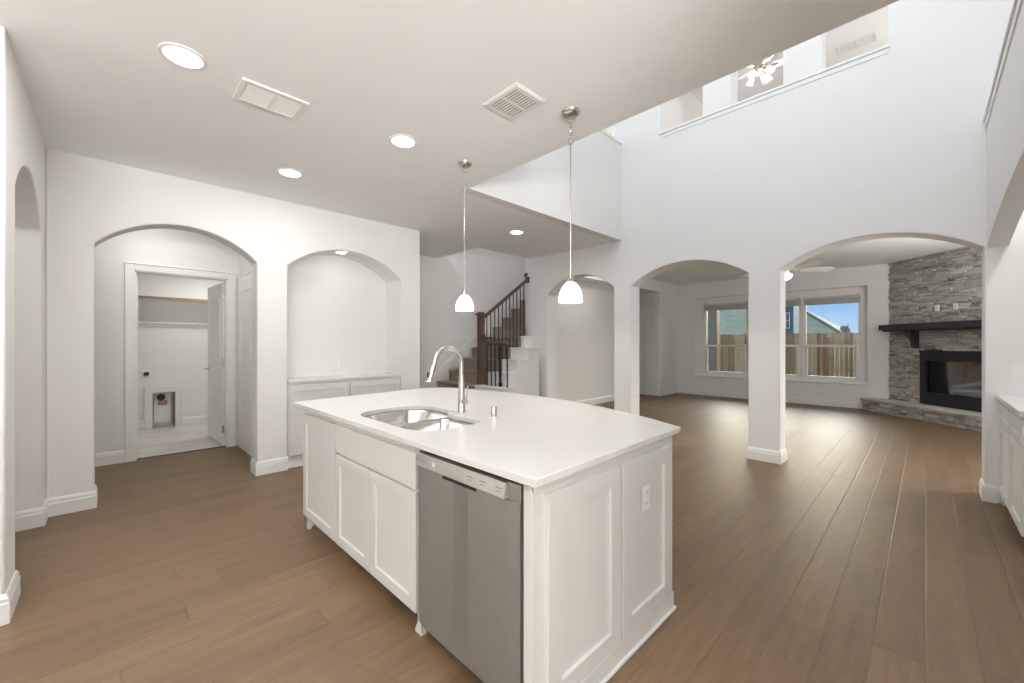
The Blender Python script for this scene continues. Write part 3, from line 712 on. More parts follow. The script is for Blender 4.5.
mk('foot', foot(Ff, -1.632, -1), M['cab'], sk)
for u in (-2.585,): mk('bumper', MB().fbox(Ff, u-.004, u+.004, .664, .672, .004, .012), M['dark'], sk)
# dishwasher
DX0, DX1 = -1.622, -.972
dw = thing('dishwasher', 'stainless steel dishwasher with a silver control strip built into the island', 'dishwasher', (-1.3, 1.3, 0))
mk('tub', MB().box(DX0, DX1, IY0+.03, IY0+.58, .10, .868), M['dark'], dw)
dm_ = MB()
dz0, dz1 = .088, .800
# gently bowed door
for i in range(12):
    u0 = DX0+.004+(DX1-DX0-.008)*i/12; u1 = DX0+.004+(DX1-DX0-.008)*(i+1)/12
    def bow(u):
        t = (u-(DX0+DX1)/2)/((DX1-DX0)/2); return .030-.010*abs(t)**8
    P = [(u0, IY0-bow(u0), dz0), (u1, IY0-bow(u1), dz0), (u1, IY0+.03, dz0), (u0, IY0+.03, dz0), (u0, IY0-bow(u0), dz1), (u1, IY0-bow(u1), dz1), (u1, IY0+.03, dz1), (u0, IY0+.03, dz1)]
    dm_.quadbox(P)
bmx = mk('door', dm_, M['steel'], dw, smooth=True, ang=.5)
mk('recess_band', MB().fbox(Ff, DX0+.004, DX1-.004, .795, .863, 0, .018), M['steel'], dw, .002)
cp = MB()
o_, U, V, W = Ff
cp.quadbox([o_+U*(DX0+.012)+V*.806+W*.018, o_+U*(DX1-.060)+V*.806+W*.018, o_+U*(DX1-.060)+V*.866+W*.012, o_+U*(DX0+.012)+V*.866+W*.012,
            o_+U*(DX0+.012)+V*.806+W*.044, o_+U*(DX1-.060)+V*.806+W*.044, o_+U*(DX1-.060)+V*.862+W*.034, o_+U*(DX0+.012)+V*.862+W*.034])
mk('control_panel', cp, M['steel_light'], dw, .003)
mk('handle_pocket', MB().fbox(Ff, -1.42, -1.20, .786, .802, .026, .0315), M['dark'], dw, .002)
pr = MB()
def onpanel(mb, u0, u1, v0, v1):
    w = lambda v: .0445-.010*(v-.806)/.056
    mb.quadbox([o_+U*u0+V*v0+W*(w(v0)-.001), o_+U*u1+V*v0+W*(w(v0)-.001), o_+U*u1+V*v1+W*(w(v1)-.001), o_+U*u0+V*v1+W*(w(v1)-.001),
                o_+U*u0+V*v0+W*(w(v0)+.0005), o_+U*u1+V*v0+W*(w(v0)+.0005), o_+U*u1+V*v1+W*(w(v1)+.0005), o_+U*u0+V*v1+W*(w(v1)+.0005)])
for k in range(7): onpanel(pr, -1.585+.0085*k, -1.585+.0085*k+.006, .832, .832+(.009 if k % 3 else .012))
mk('maker_lettering', pr, M['ink'], dw)
for (a, b_) in ((-1.245, -1.205), (-1.17, -1.135), (-1.08, -1.045)):
    pr = MB(); onpanel(pr, a, b_, .837, .841); onpanel(pr, a+.006, b_-.006, .826, .829); mk('button_print', pr, M['ink'], dw)
st = MB(); onpanel(st, -1.482, -1.462, .826, .842); mk('round_badge', st, M['paper'], dw, .0004)
mk('kick_plate', MB().box(DX0, DX1, IY0+.075, IY0+.09, 0, .088), M['black'], dw)
# island end and back panelling
ip = thing('island_panelling', 'white panelled end and back of the island facing the great room', 'panelling', (-1.2, 1.7, 0))
mk('body', MB().box(-.962, IX1, IY0-.018, IY1, 0, .884).box(-1.632, -.962, IY1-.02, IY1, 0, .884).box(IX0, IX1, IY1, IY1+.012, .0, .884), M['cab'], ip, .002)
Fe = fm((IX1, 0, 0), (0, 1, 0), (0, 0, 1), (1, 0, 0))
mk('end_panel', MB().shaker(Fe, 1.062, 1.532, .088, .836, st=.072, rec=.013), M['cab'], ip)
mk('end_panel', MB().shaker(Fe, 1.552, 2.014, .088, .836, st=.072, rec=.013), M['cab'], ip)
mk('corner_stile', MB().fbox(Fe, 2.022, 2.047, .06, .884, 0, .012), M['cab'], ip, .002)
mk('base_rail', MB().fbox(Fe, IY0-.018, IY1+.012, 0, .085, 0, .0195), M['cab'], ip, .002)
mk('shoe_moulding', MB().fbox(Fe, IY0-.018, IY1+.020, 0, .018, .018, .032), M['trim'], ip, .008, 3)
mk('top_rail', MB().fbox(Fe, IY0-.018, IY1+.012, .850, .884, 0, .010), M['cab'], ip, .003)
wall_plate('island_outlet', 'white outlet plate on the panelled end of the island', fm((IX1+.0115, 1.758, .642), (0, 1, 0), (0, 0, 1), (1, 0, 0)))
# countertop: straight front, bowed seating side
def rounded(pts, n=8):
    out = []; L = len(pts)
    for i in range(L):
        p = Vector(pts[i][:2]); r = pts[i][2]; a = Vector(pts[i-1][:2]); b = Vector(pts[(i+1) % L][:2])
        da = (a-p).normalized(); db = (b-p).normalized(); ang = da.angle(db); tl = r/math.tan(ang/2)
        A = p+da*tl; B = p+db*tl; c = p+(da+db).normalized()*(r/math.sin(ang/2))
        a0 = math.atan2(A.y-c.y, A.x-c.x); a1 = math.atan2(B.y-c.y, B.x-c.x); d = (a1-a0+PI) % (2*PI)-PI
        for k in range(n+1): t = a0+d*k/n; out.append((c.x+r*math.cos(t), c.y+r*math.sin(t)))
    return out
ct_out = [(-3.325, .970), (-.876, .970), (-.900, 2.128)]
cx_, R_ = -2.45, 3.07; ytop = 2.548
for k in range(1, 26):
    x = -.900-(3.38-.900)*k/26; ct_out.append((x, ytop-R_+math.sqrt(R_*R_-(x-cx_)**2)))
ct_out += [(-3.37, 2.385), (-3.43, 2.325), (-3.47, 2.255), (-3.485, 2.17)]
SINK = rounded([(-2.570, 1.078, .22), (-1.722, 1.078, .15), (-1.722, 1.500, .10), (-2.122, 1.500, .035), (-2.122, 1.600, .06), (-2.570, 1.600, .15)])
ctop = plate('countertop', ct_out, [SINK], lambda u, v: V3(u, v, .885), (0, 0, 1), .030, M['quartz'], bevel=.003, seg=2, kind=None)
tag(ctop, 'large white quartz island worktop with a bowed seating edge and a sink cutout', 'countertop')
snk = thing('kitchen_sink', 'stainless steel double bowl sink set under the island worktop', 'sink', (-2.18, 1.34, .88))
def bowl(x0, x1, y0, y1, depth, rr):
    m = MB(); rings = []
    cxx, cyy = (x0+x1)/2, (y0+y1)/2
    def ring(ins, z, r): return [(p[0], p[1], z) for p in rounded([(x0+ins, y0+ins, r[0]), (x1-ins, y0+ins, r[1]), (x1-ins, y1-ins, r[2]), (x0+ins, y1-ins, r[3])], 6)]
    zt = .882
    rings = [ring(0, zt, rr), ring(.004, zt-.012, rr), ring(.012, zt-depth+.05, rr), ring(.020, zt-depth+.02, [q*.9 for q in rr]), ring(.045, zt-depth+.002, [q*.75 for q in rr]), ring(.12, zt-depth-.002, [min(q*.5, .03) for q in rr])]
    b = 0
    for r in rings: m.v += [Vector(p) for p in r]
    n = len(rings[0])
    for i in range(len(rings)-1):
        for k in range(n): k2 = (k+1) % n; m.f.append([i*n+k, i*n+k2, (i+1)*n+k2, (i+1)*n+k])
    m.f.append([(len(rings)-1)*n+k for k in range(n)]); m.tone = [.5]*len(m.f)
    return m, rings[0], zt-depth
b1, r1, z1 = bowl(-2.565, -2.140, 1.083, 1.596, .215, [.20, .06, .06, .145])
b2, r2, z2 = bowl(-2.112, -1.727, 1.083, 1.495, .180, [.06, .145, .095, .05])
mk('bowl', b1, M['sink'], snk, smooth=True, ang=1.2); mk('bowl', b2, M['sink'], snk, smooth=True, ang=1.2)
fl = plate('rim', rounded([(-2.60, 1.050, .2), (-1.695, 1.050, .16), (-1.695, 1.53, .1), (-2.09, 1.53, .035), (-2.09, 1.630, .06), (-2.60, 1.630, .16)]),
           [[p[:2] for p in r1], [p[:2] for p in r2]], lambda u, v: V3(u, v, .8815), (0, 0, 1), .0030, M['sink'], parent=snk, kind=None)
for (x, y, z) in ((-2.34, 1.35, z1), (-1.90, 1.29, z2)):
    mk('drain', MB().lathe([(0, .001), (.020, .001), (.030, .004), (.048, .005), (.054, .001), (.054, -.006), (0, -.006)], (x, y, z), 24), M['chrome'], snk, smooth=True)
# faucet
fx_, fy_ = -2.083, 1.597
fa = thing('kitchen_faucet', 'brushed nickel gooseneck pull-down faucet behind the sink', 'faucet', (fx_, fy_, .915))
k_ = (fy_/1.595)
body = MB().lathe([(0, 0), (.027, 0), (.028, .006), (.0245, .014), (.0235, .08), (.022, .13), (.019, .19), (.016, .235)], (fx_, fy_, .915), 24)
mk('body', body, M['nickel'], fa, smooth=True)
pts = [(fx_, fy_, 1.12)]
cyy, czz, rr = fy_-.103, 1.222, .103
for k in range(0, 15):
    a = math.radians(0+k*12.0); pts.append((fx_, cyy+rr*math.cos(a), czz+rr*1.0*math.sin(a)))
pts.append((fx_, cyy-rr-.006, 1.200))
mk('spout', MB().tube(pts, [.0155]+[.0150]*9+[.0145]*6+[.0145], 16), M['nickel'], fa, smooth=True)
hp = [(fx_, cyy-rr-.004, 1.222), (fx_, cyy-rr-.012, 1.195), (fx_, cyy-rr-.030, 1.140), (fx_, cyy-rr-.036, 1.122)]
mk('spray_head', MB().tube(hp, [.0160, .0165, .0200, .0205], 16), M['nickel'], fa, smooth=True)
mk('spray_button', MB().tube([(fx_+.004, cyy-rr-.042, 1.180), (fx_+.004, cyy-rr-.047, 1.152)], [.008, .008], 8), M['black'], fa, smooth=True)
lv = MB().tube([(fx_, fy_, .985), (fx_+.050, fy_, .985)], .0165, 16)
mk('lever_hub', lv, M['nickel'], fa, smooth=True)
mk('lever', MB().tube([(fx_+.040, fy_, .995), (fx_+.052, fy_+.004, 1.03), (fx_+.054, fy_+.010, 1.085)], [.007, .0055, .0045], 10), M['nickel'], fa, smooth=True)
ag = thing('air_gap_cap', 'short brushed nickel cylinder cap on the worktop right of the faucet', 'air gap cap', (-1.822, 1.640, .915))
mk('cap', MB().lathe([(0, 0), (.021, 0), (.021, .004), (.0185, .005), (.0185, .052), (.0165, .056), (0, .057)], (-1.822, 1.640, .915), 24), M['nickel'], ag, smooth=True)

# ------------------------------------------------------------------ cabinet in the arched recess
nc = thing('recess_cabinet', 'low white two-door cabinet built into the arched recess', 'cabinet', (-5.0, 2.03, 0))
mk('body', MB().box(-5.215, WX-.012, 1.356, 2.696, .12, .925), M['cab'], nc)
mk('plinth', MB().box(-5.215, WX-.040, 1.356, 2.696, 0, .12), M['trim'], nc, .002)
Fn = fm((WX-.012, 0, 0), (0, 1, 0), (0, 0, 1), (1, 0, 0))
mk('door', MB().shaker(Fn, 1.372, 2.018, .140, .895), M['cab'], nc); mk('door', MB().shaker(Fn, 2.034, 2.680, .140, .895), M['cab'], nc)
tag(mk('recess_countertop', MB().box(-5.218, WX+.016, 1.354, 2.698, .926, .956), M['quartz'], None, .003), 'narrow white quartz top on the cabinet inside the arched recess', 'countertop')

# ------------------------------------------------------------------ sideboard run at the right
CXF = .452
Fr = fm((CXF, 0, 0), (0, -1, 0), (0, 0, 1), (-1, 0, 0))
ys = [5.300, 4.720, 4.140, 3.560, 2.980]
lab = ['white drawer-over-door base cabinet touching the far wall at the right', 'white drawer-over-door base cabinet, second from the far wall at the right edge', 'white drawer-over-door base cabinet third from the far wall along the right side', 'white drawer-over-door base cabinet fourth from the far wall along the right side']
for i in range(2):
    ya, yb = ys[i], ys[i+1]
    c = thing('sideboard_cabinet', lab[i], 'cabinet', (.75, (ya+yb)/2, 0))
    mk('body', MB().box(CXF, 1.065, yb+.001, ya-.001, TK, .888).box(CXF+.07, 1.065, yb+.001, ya-.001, 0, TK), M['cab'], c)
    mk('drawer_front', MB().shaker(Fr, -ya+.014, -yb-.014, .700, .852, st=.04), M['cab'], c)
    mk('door', MB().shaker(Fr, -ya+.014, -yb-.014, .118, .686, st=.06), M['cab'], c)
ff = MB().box(CXF, 1.065, 5.301, FY-.001, 0, .888)
tag(mk('filler_panel', ff, M['cab'], None), 'narrow white filler strip between the sideboard and the far wall', 'filler panel')
tag(mk('sideboard_countertop', MB().box(CXF-.032, 1.068, 4.141, FY-.001, .889, .921), M['quartz'], None, .003), 'white quartz top along the sideboard at the right edge', 'countertop')

# ------------------------------------------------------------------ staircase
RISE, RUN = .1985, .2625
def stz(k): return .695+RISE*k
def sty(k): return 4.100+RUN*k
stc = thing('staircase', 'staircase with taupe carpeted steps rising behind the far end of the kitchen', 'staircase', (-5.5, 5.0, 0))
for k in range(-3, 13):
    y0 = sty(k); y1 = sty(k+1)+.01; z1 = stz(k)
    xr = -5.001 if k < 5 else -5.335
    m = MB(); m.box(SX+.022, xr, y0+.022, y1+.02, z1-RISE-.02, z1-.02)
    # rounded carpeted nosing
    m.box(SX+.022, xr, y0, y1+.02, z1-.045, z1)
    mk('step', m, M['carpet'], stc, .016, 3)
sk_ = MB(); yA, yB = 3.05, sty(12.4)
def sky(y): return stz(0)+(y-sty(0))*RISE/RUN
yA = 3.31
sk_.quadbox([(SX+.001, yA, 0), (SX+.020, yA, 0), (SX+.020, yB, sky(yB)-.22), (SX+.001, yB, sky(yB)-.22), (SX+.001, yA, sky(yA)+.16), (SX+.020, yA, sky(yA)+.16), (SX+.020, yB, sky(yB)+.12), (SX+.001, yB, sky(yB)+.12)])
mk('skirt_board', sk_, M['trim'], stc, .002)
kw = MB(); BX = [-4.39, -4.58, -4.58, -4.58, -4.93]
for k in range(0, 5):
    y0 = sty(k); y1 = min(sty(k+1), FY-.001); kw.box(-4.999, BX[k], y0, y1, 0, stz(k)-.02)
mk('side_wall', kw, M['trim'], stc)
for k in range(0, 5):
    y0 = sty(k); y1 = min(sty(k+1), FY-.001)
    mk('step_cap', MB().box(-4.999, BX[k]+.015, y0-.018, y1 if k < 4 else y1-.001, stz(k)-.02, stz(k)+.002), M['trim'], stc, .004)
rl = thing('stair_railing', 'dark wood stair handrail with square newel post and black iron balusters', 'railing', (-5.04, 4.26, .69))
NX, NY = -5.045, 4.263
nw = MB().box(NX-.046, NX+.046, NY-.046, NY+.046, .70, 1.815).box(NX-.052, NX+.052, NY-.052, NY+.052, .70, .84).box(NX-.051, NX+.051, NY-.051, NY+.051, 1.70, 1.72)
mk('newel_post', nw, M['darkwood'], rl, .005)
cpn = MB().box(NX-.070, NX+.070, NY-.070, NY+.070, 1.815, 1.840)
cpn.quadbox([(NX-.06, NY-.06, 1.840), (NX+.06, NY-.06, 1.840), (NX+.06, NY+.06, 1.840), (NX-.06, NY+.06, 1.840), (NX-.03, NY-.03, 1.870), (NX+.03, NY-.03, 1.870), (NX+.03, NY+.03, 1.870), (NX-.03, NY+.03, 1.870)])
mk('newel_cap', cpn, M['darkwood'], rl, .005)
def railz(y): return 1.79+(y-4.33)*.700
def rail_box(m, a, b, w=.062, h=.058):
    a = Vector(a); b = Vector(b); d = (b-a).normalized(); s = Vector((0, 0, 1)).cross(d).normalized()*w/2; u = Vector((0, 0, h/2))
    m.quadbox([a-s-u, a+s-u, b+s-u, b-s-u, a-s+u, a+s+u, b+s+u, b-s+u])
hr = MB(); rail_box(hr, (NX, NY+.05, railz(NY+.05)), (NX, FY-.012, railz(FY-.012)))
mk('handrail', hr, M['darkwood'], rl, .014, 3)
hr2 = MB(); rail_box(hr2, (NX, FY-.012, railz(FY-.012)), (NX, FY+.010, railz(FY+.0)), .11, .11); rail_box(hr2, (NX-.03, FY-.03, railz(FY)+.075), (NX-.03, FY+.012, railz(FY)+.105))
mk('wall_rosette', hr2, M['darkwood'], rl, .01)
k = 0; y = NY+.125
while y < FY-.05:
    kk = int((y-sty(0))//RUN); zt = stz(kk)
    b = MB().box(NX-.0065, NX+.0065, y-.0065, y+.0065, zt-.005, railz(y)-.025)
    bal = mk('baluster', b, M['iron'], rl)
    mk('shoe', MB().box(NX-.017, NX+.017, y-.017, y+.017, zt-.002, zt+.022), M['iron'], bal, .003)
    y += .0875; k += 1
# lower level rail with volute end
lr = MB(); p = [(-5.00, NY+.02, 1.49), (-4.96, NY+.01, 1.44), (-4.91, NY, 1.385), (-4.86, NY-.005, 1.362), (-4.78, NY-.01, 1.352), (-4.55, NY-.01, 1.350), (-4.42, NY-.01, 1.350)]
lr.tube(p, [.026]*7, 10); mk('lower_handrail', lr, M['darkwood'], rl, smooth=True)
mk('volute', MB().lathe([(0, -.028), (.034, -.028), (.044, -.014), (.044, .008), (.034, .024), (0, .028)], (-4.43, NY-.01, 1.350), 24), M['darkwood'], rl, smooth=True)
def lower_bal(x, yy, zb, r, knuckle, mat):
    b = MB()
    if r > .012:
        b.lathe([(.034, 0), (.034, .02), (.026, .03), (.036, .05), (.030, .07), (.020, .085), (.022, .16), (.027, .28), (.024, .42), (.018, .52), (.026, .55), (.032, .60), (.022, 1.33-zb)], (x, yy, zb), 16)
    else:
        b.box(x-r, x+r, yy-r, yy+r, zb, 1.335)
        if knuckle:
            for a in range(4):
                pts = [(x+.016*math.sin(PI*t/8)*math.cos(a*PI/2+t*.5), yy+.016*math.sin(PI*t/8)*math.sin(a*PI/2+t*.5), .98+.07*t/8) for t in range(9)]
                b.tube(pts, .003, 5)
    o = mk('baluster', b, mat, rl, smooth=(r > .012))
    mk('shoe', MB().box(x-.018, x+.018, yy-.018, yy+.018, zb-.002, zb+.025), M['iron'], o, .003)
for (px_x, kn, r) in ((-4.878, 0, .0085), (-4.782, 0, .0085), (-4.682, 1, .0085), (-4.420, 1, .0085)):
    lower_bal(px_x, NY-.01, .68, r, kn, M['ironlight'])
lower_bal(-4.575, NY-.01, .68, .02, 0, M['iron'])

# ------------------------------------------------------------------ fireplace corner
FO = Vector((-.494, GY, 0)); FU = Vector((math.sin(PI/4), -math.cos(PI/4), 0)); FW = Vector((-math.sin(PI/4), -math.cos(PI/4), 0)); UZ = Vector((0, 0, 1))
FP = (FO, FU, UZ, FW)
FWID = 3.0
fp = thing('fireplace', 'grey stacked-stone corner fireplace with a raised stone hearth and a black glass-fronted firebox', 'fireplace', (.5, 10.0, 0))
def stones(m, F, u0, u1, v0, v1, w0, holes=(), rowh=(.024, .052), lens=(.06, .26), prot=(.010, .046), seed=1, ymode=False):
    rnd = random.Random(seed); v = v0
    while v < v1-.004:
        h = min(rnd.uniform(*rowh), v1-v); u = u0-rnd.uniform(0, .15)
        while u < u1:
            l = rnd.uniform(*lens); a = max(u, u0); b = min(u+l, u1)
            u += l
            if b-a < .012: continue
            skip = False
            for (h0, h1, g0, g1) in holes:
                if b > h0 and a < h1 and v+h > g0 and v < g1:
                    if a < h0 and b-h0 < h0-a: b = h0
                    elif b > h1 and h1-a < b-h1: a = h1
                    else:
                        if a < h0: b = h0
                        elif b > h1: a = h1
                        else: skip = True
            if skip or b-a < .012: continue
            p = rnd.uniform(*prot); t = rnd.gauss(.56, .22)
            j = [rnd.uniform(-.006, .006) for _ in range(4)]
            o, U, V, W = F; q = lambda uu, vv, ww: o+U*uu+V*vv+W*ww
            a2, b2, va, vb_ = a+.0015, b-.0015, v+.0015, v+h-.0015
            m.quadbox([q(a2, va, w0-.02), q(b2, va, w0-.02), q(b2, va, w0+p+j[0]), q(a2, va, w0+p+j[1]), q(a2, vb_, w0-.02), q(b2, vb_, w0-.02), q(b2, vb_, w0+p+j[2]), q(a2, vb_, w0+p+j[3])], max(.05, min(.95, t)))
        v += h
    return m
FB0, FB1 = .645, 1.885      # firebox surround, along the stone face
bk = MB().fbox(FP, 0, FB0, 0, GZ, -.25, -.005).fbox(FP, FB1, FWID, 0, GZ, -.25, -.005).fbox(FP, FB0, FB1, 1.22, GZ, -.25, -.005).fbox(FP, FB0, FB1, 0, .29, -.25, -.005)
mk('chimney_core', bk, M['dark'], fp)
mk('stone_facing', stones(MB(), FP, 0, FWID, .24, GZ-.004, -.005, [(FB0, FB1, .262, 1.222)], seed=5), M['stone'], fp)
# hearth
HF = (FO+FU*-.02, FU, UZ, FW); HD = .40
hs = MB().fbox(FP, -.17, FWID, 0, .20, -.10, HD-.03)
mk('hearth_core', hs, M['dark'], fp)
H2 = (FO+FW*(HD-.03), FU, UZ, FW); stm = stones(MB(), H2, -.19, FWID, 0.002, .205, 0, rowh=(.035, .055), seed=8)
H3 = (FO+FU*-.17+FW*(-.12), FW, UZ, -FU); stones(stm, H3, 0, HD+.09, .002, .205, 0, rowh=(.035, .055), seed=9)
mk('hearth_facing', stm, M['stone'], fp)
hc = MB(); rnd = random.Random(4); u = -.22
while u < FWID:
    l = rnd.uniform(.35, .6); hc.fbox(FP, u+.002, min(u+l, FWID)-.002, .205, .246, -.02, HD+.02, rnd.uniform(.65, .9)); u += l
mk('hearth_slab', hc, M['stone'], fp, .006)
# mantel
mt = thing('mantel_shelf', 'thick charcoal wooden mantel shelf on scrolled corbels across the stone chimney', 'shelf', (.5, 10.2, 1.6))
MF = FP
mk('shelf_board', MB().fbox(MF, .035, 2.60, 1.620, 1.728, .03, .27), M['mantelwood'], mt, .006)
mk('lower_moulding', MB().fbox(MF, .085, 2.54, 1.590, 1.622, .03, .235), M['mantelwood'], mt, .008)
for u in (.565, 1.98):
    prof = [(0.03, 1.27), (.075, 1.27), (.085, 1.33), (.10, 1.40), (.135, 1.46), (.19, 1.50), (.205, 1.53), (.205, 1.59), (.03, 1.59)]
    m = MB(); o, U, V, W = MF
    A = [o+U*(u-.055)+V*z+W*w for (w, z) in prof]; B = [p+U*.11 for p in A]; n = len(A)
    m.v = A+B; m.f = [list(range(n)), list(range(n, 2*n))[::-1]]+[[i, (i+1) % n, n+(i+1) % n, n+i] for i in range(n)]; m.tone = [.5]*len(m.f)
    mk('corbel', m, M['mantelwood'], mt, .004)
# firebox
W0 = .052
mk('surround', MB().fbox(FP, FB0, FB1, 1.045, 1.220, -.02, W0).fbox(FP, FB0, FB1, .262, .470, -.02, W0).fbox(FP, FB0, FB0+.095, .47, 1.045, -.02, W0).fbox(FP, FB1-.095, FB1, .47, 1.045, -.02, W0)
   .fbox(FP, FB0-.012, FB1+.012, 1.205, 1.228, -.02, W0+.010), M['blackmetal'], fp, .004)
mk('flue_plate', MB().fbox(FP, .79, 1.03, 1.228, 1.252, .03, .062), M['blackmetal'], fp, .002)
lv_ = MB()
for k in range(4): lv_.fbox(FP, FB0+.04, FB1-.04, 1.075+.03*k, 1.079+.03*k, W0, W0+.003)
mk('louvre', lv_, M['black'], fp)
Bx = MB()
def q3(u, v, w): return FO+FU*u+UZ*v+FW*w
a0, a1, c0, c1 = FB0+.095, FB1-.095, FB0+.30, FB1-.30
mk('brick_lining', MB().quadbox([q3(c0, .47, -.50), q3(c1, .47, -.50), q3(c1, .47, -.48), q3(c0, .47, -.48), q3(c0, 1.10, -.50), q3(c1, 1.10, -.50), q3(c1, 1.10, -.48), q3(c0, 1.10, -.48)])
   .quadbox([q3(a0-.02, .47, -.01), q3(a0, .47, -.01), q3(c0, .47, -.48), q3(c0-.02, .47, -.48), q3(a0-.02, 1.10, -.01), q3(a0, 1.10, -.01), q3(c0, 1.10, -.48), q3(c0-.02, 1.10, -.48)])
   .quadbox([q3(a1, .47, -.01), q3(a1+.02, .47, -.01), q3(c1+.02, .47, -.48), q3(c1, .47, -.48), q3(a1, 1.10, -.01), q3(a1+.02, 1.10, -.01), q3(c1+.02, 1.10, -.48), q3(c1, 1.10, -.48)])
   .fbox(FP, a0-.02, a1+.02, .44, .47, -.50, -.01), M['firebrick'], fp)
mk('glass_door', MB().fbox(FP, a0, a1, .47, 1.045, .008, .012), M['glass'], fp)
for (ua, ub) in ((a0+.17, a0+.23), (a1-.12, a1-.05)): mk('mesh_curtain', MB().fbox(FP, ua, ub, .475, 1.04, -.03, -.015), M['iron'], fp)
tag(mk('instruction_packet', MB().quadbox([q3(.97, .472, -.30), q3(1.70, .472, -.26), q3(1.68, .472, -.06), q3(.95, .472, -.10), q3(.97, .570, -.30), q3(1.70, .600, -.26), q3(1.68, .600, -.06), q3(.95, .555, -.10)]), M['paper'], None, .004),
   'flat white packet lying on the floor of the black firebox, under a tilted one', 'packet')
tag(mk('instruction_packet', MB().quadbox([q3(.99, .575, -.30), q3(1.72, .72, -.26), q3(1.70, .71, -.12), q3(.97, .565, -.16), q3(.99, .62, -.30), q3(1.72, .80, -.26), q3(1.70, .79, -.12), q3(.97, .605, -.16)]), M['paper'], None, .004),
   'tilted white packet lying on top of the flat one inside the black firebox', 'packet')
for i, (u, v, l) in enumerate(((.945, 1.99, 'small white cable plate on the stone above the mantel, the left one'), (1.25, 1.99, 'white outlet plate on the stone above the mantel, the right one'))):
    r = thing('stone_outlet', l, 'outlet', tuple(q3(u, v, .045)), None)
    mk('plate', MB().fbox(FP, u-.035, u+.035, v-.055, v+.055, .030, .048), M['plate'], r, .003)
    mk('insert', MB().fbox(FP, u-.016, u+.016, v-.034, v+.034, .048, .051), M['paper'], r, .001)

# ------------------------------------------------------------------ windows of the great room
for i, (a, b) in enumerate(WINS):
    w = thing('window_%d' % (i+1), '', 'window', ((a+b)/2, GY+.2, .555)); del w['label']; del w['category']; w['kind'] = 'structure'
    y0, y1 = GY+.145, GY+.215; zb, zt = .555, 2.40; fwd = .045
    f = MB().box(a, a+fwd, y0, y1, zb, zt).box(b-fwd, b, y0, y1, zb, zt).box(a+fwd, b-fwd, y0, y1, zt-fwd, zt).box(a+fwd, b-fwd, y0, y1, zb, zb+fwd)
    f.box(a+fwd, b-fwd, y0-.004, y1, 1.285, 1.33)
    mk('window_frame', f, M['trim'], w, .003)
    s1 = MB().box(a+fwd, a+fwd+.03, y0-.012, y1-.02, zb+fwd, 1.285).box(b-fwd-.03, b-fwd, y0-.012, y1-.02, zb+fwd, 1.285).box(a+fwd, b-fwd, y0-.012, y1-.02, zb+fwd, zb+fwd+.035)
    mk('lower_sash', s1, M['trim'], w, .002)
    mk('pane', MB().box(a+fwd, b-fwd, y0+.035, y0+.039, zb+fwd, zt-fwd), M['glass'], w)
    bl = thing('window_blind', ['rolled-up pale blind at the top of the window nearest the side hall', 'rolled-up pale blind at the top of the middle window, partly behind the column', 'rolled-up pale blind at the top of the window nearest the fireplace'][i], 'blind', ((a+b)/2, GY+.12, 2.3))
    sl = MB()
    for k in range(9): sl.box(a+.02, b-.02, GY+.085, GY+.135, 2.225+.0135*k, 2.235+.0135*k)
    mk('slats', sl, M['blind'], bl, .002)
    mk('headrail', MB().box(a+.012, b-.012, GY+.08, GY+.14, 2.345, 2.398), M['blind'], bl, .004)
    for x in (a+.05, b-.05): mk('bracket', MB().box(x-.012, x+.012, GY+.08, GY+.119, 2.40, 2.425), M['blind'], bl, .002)

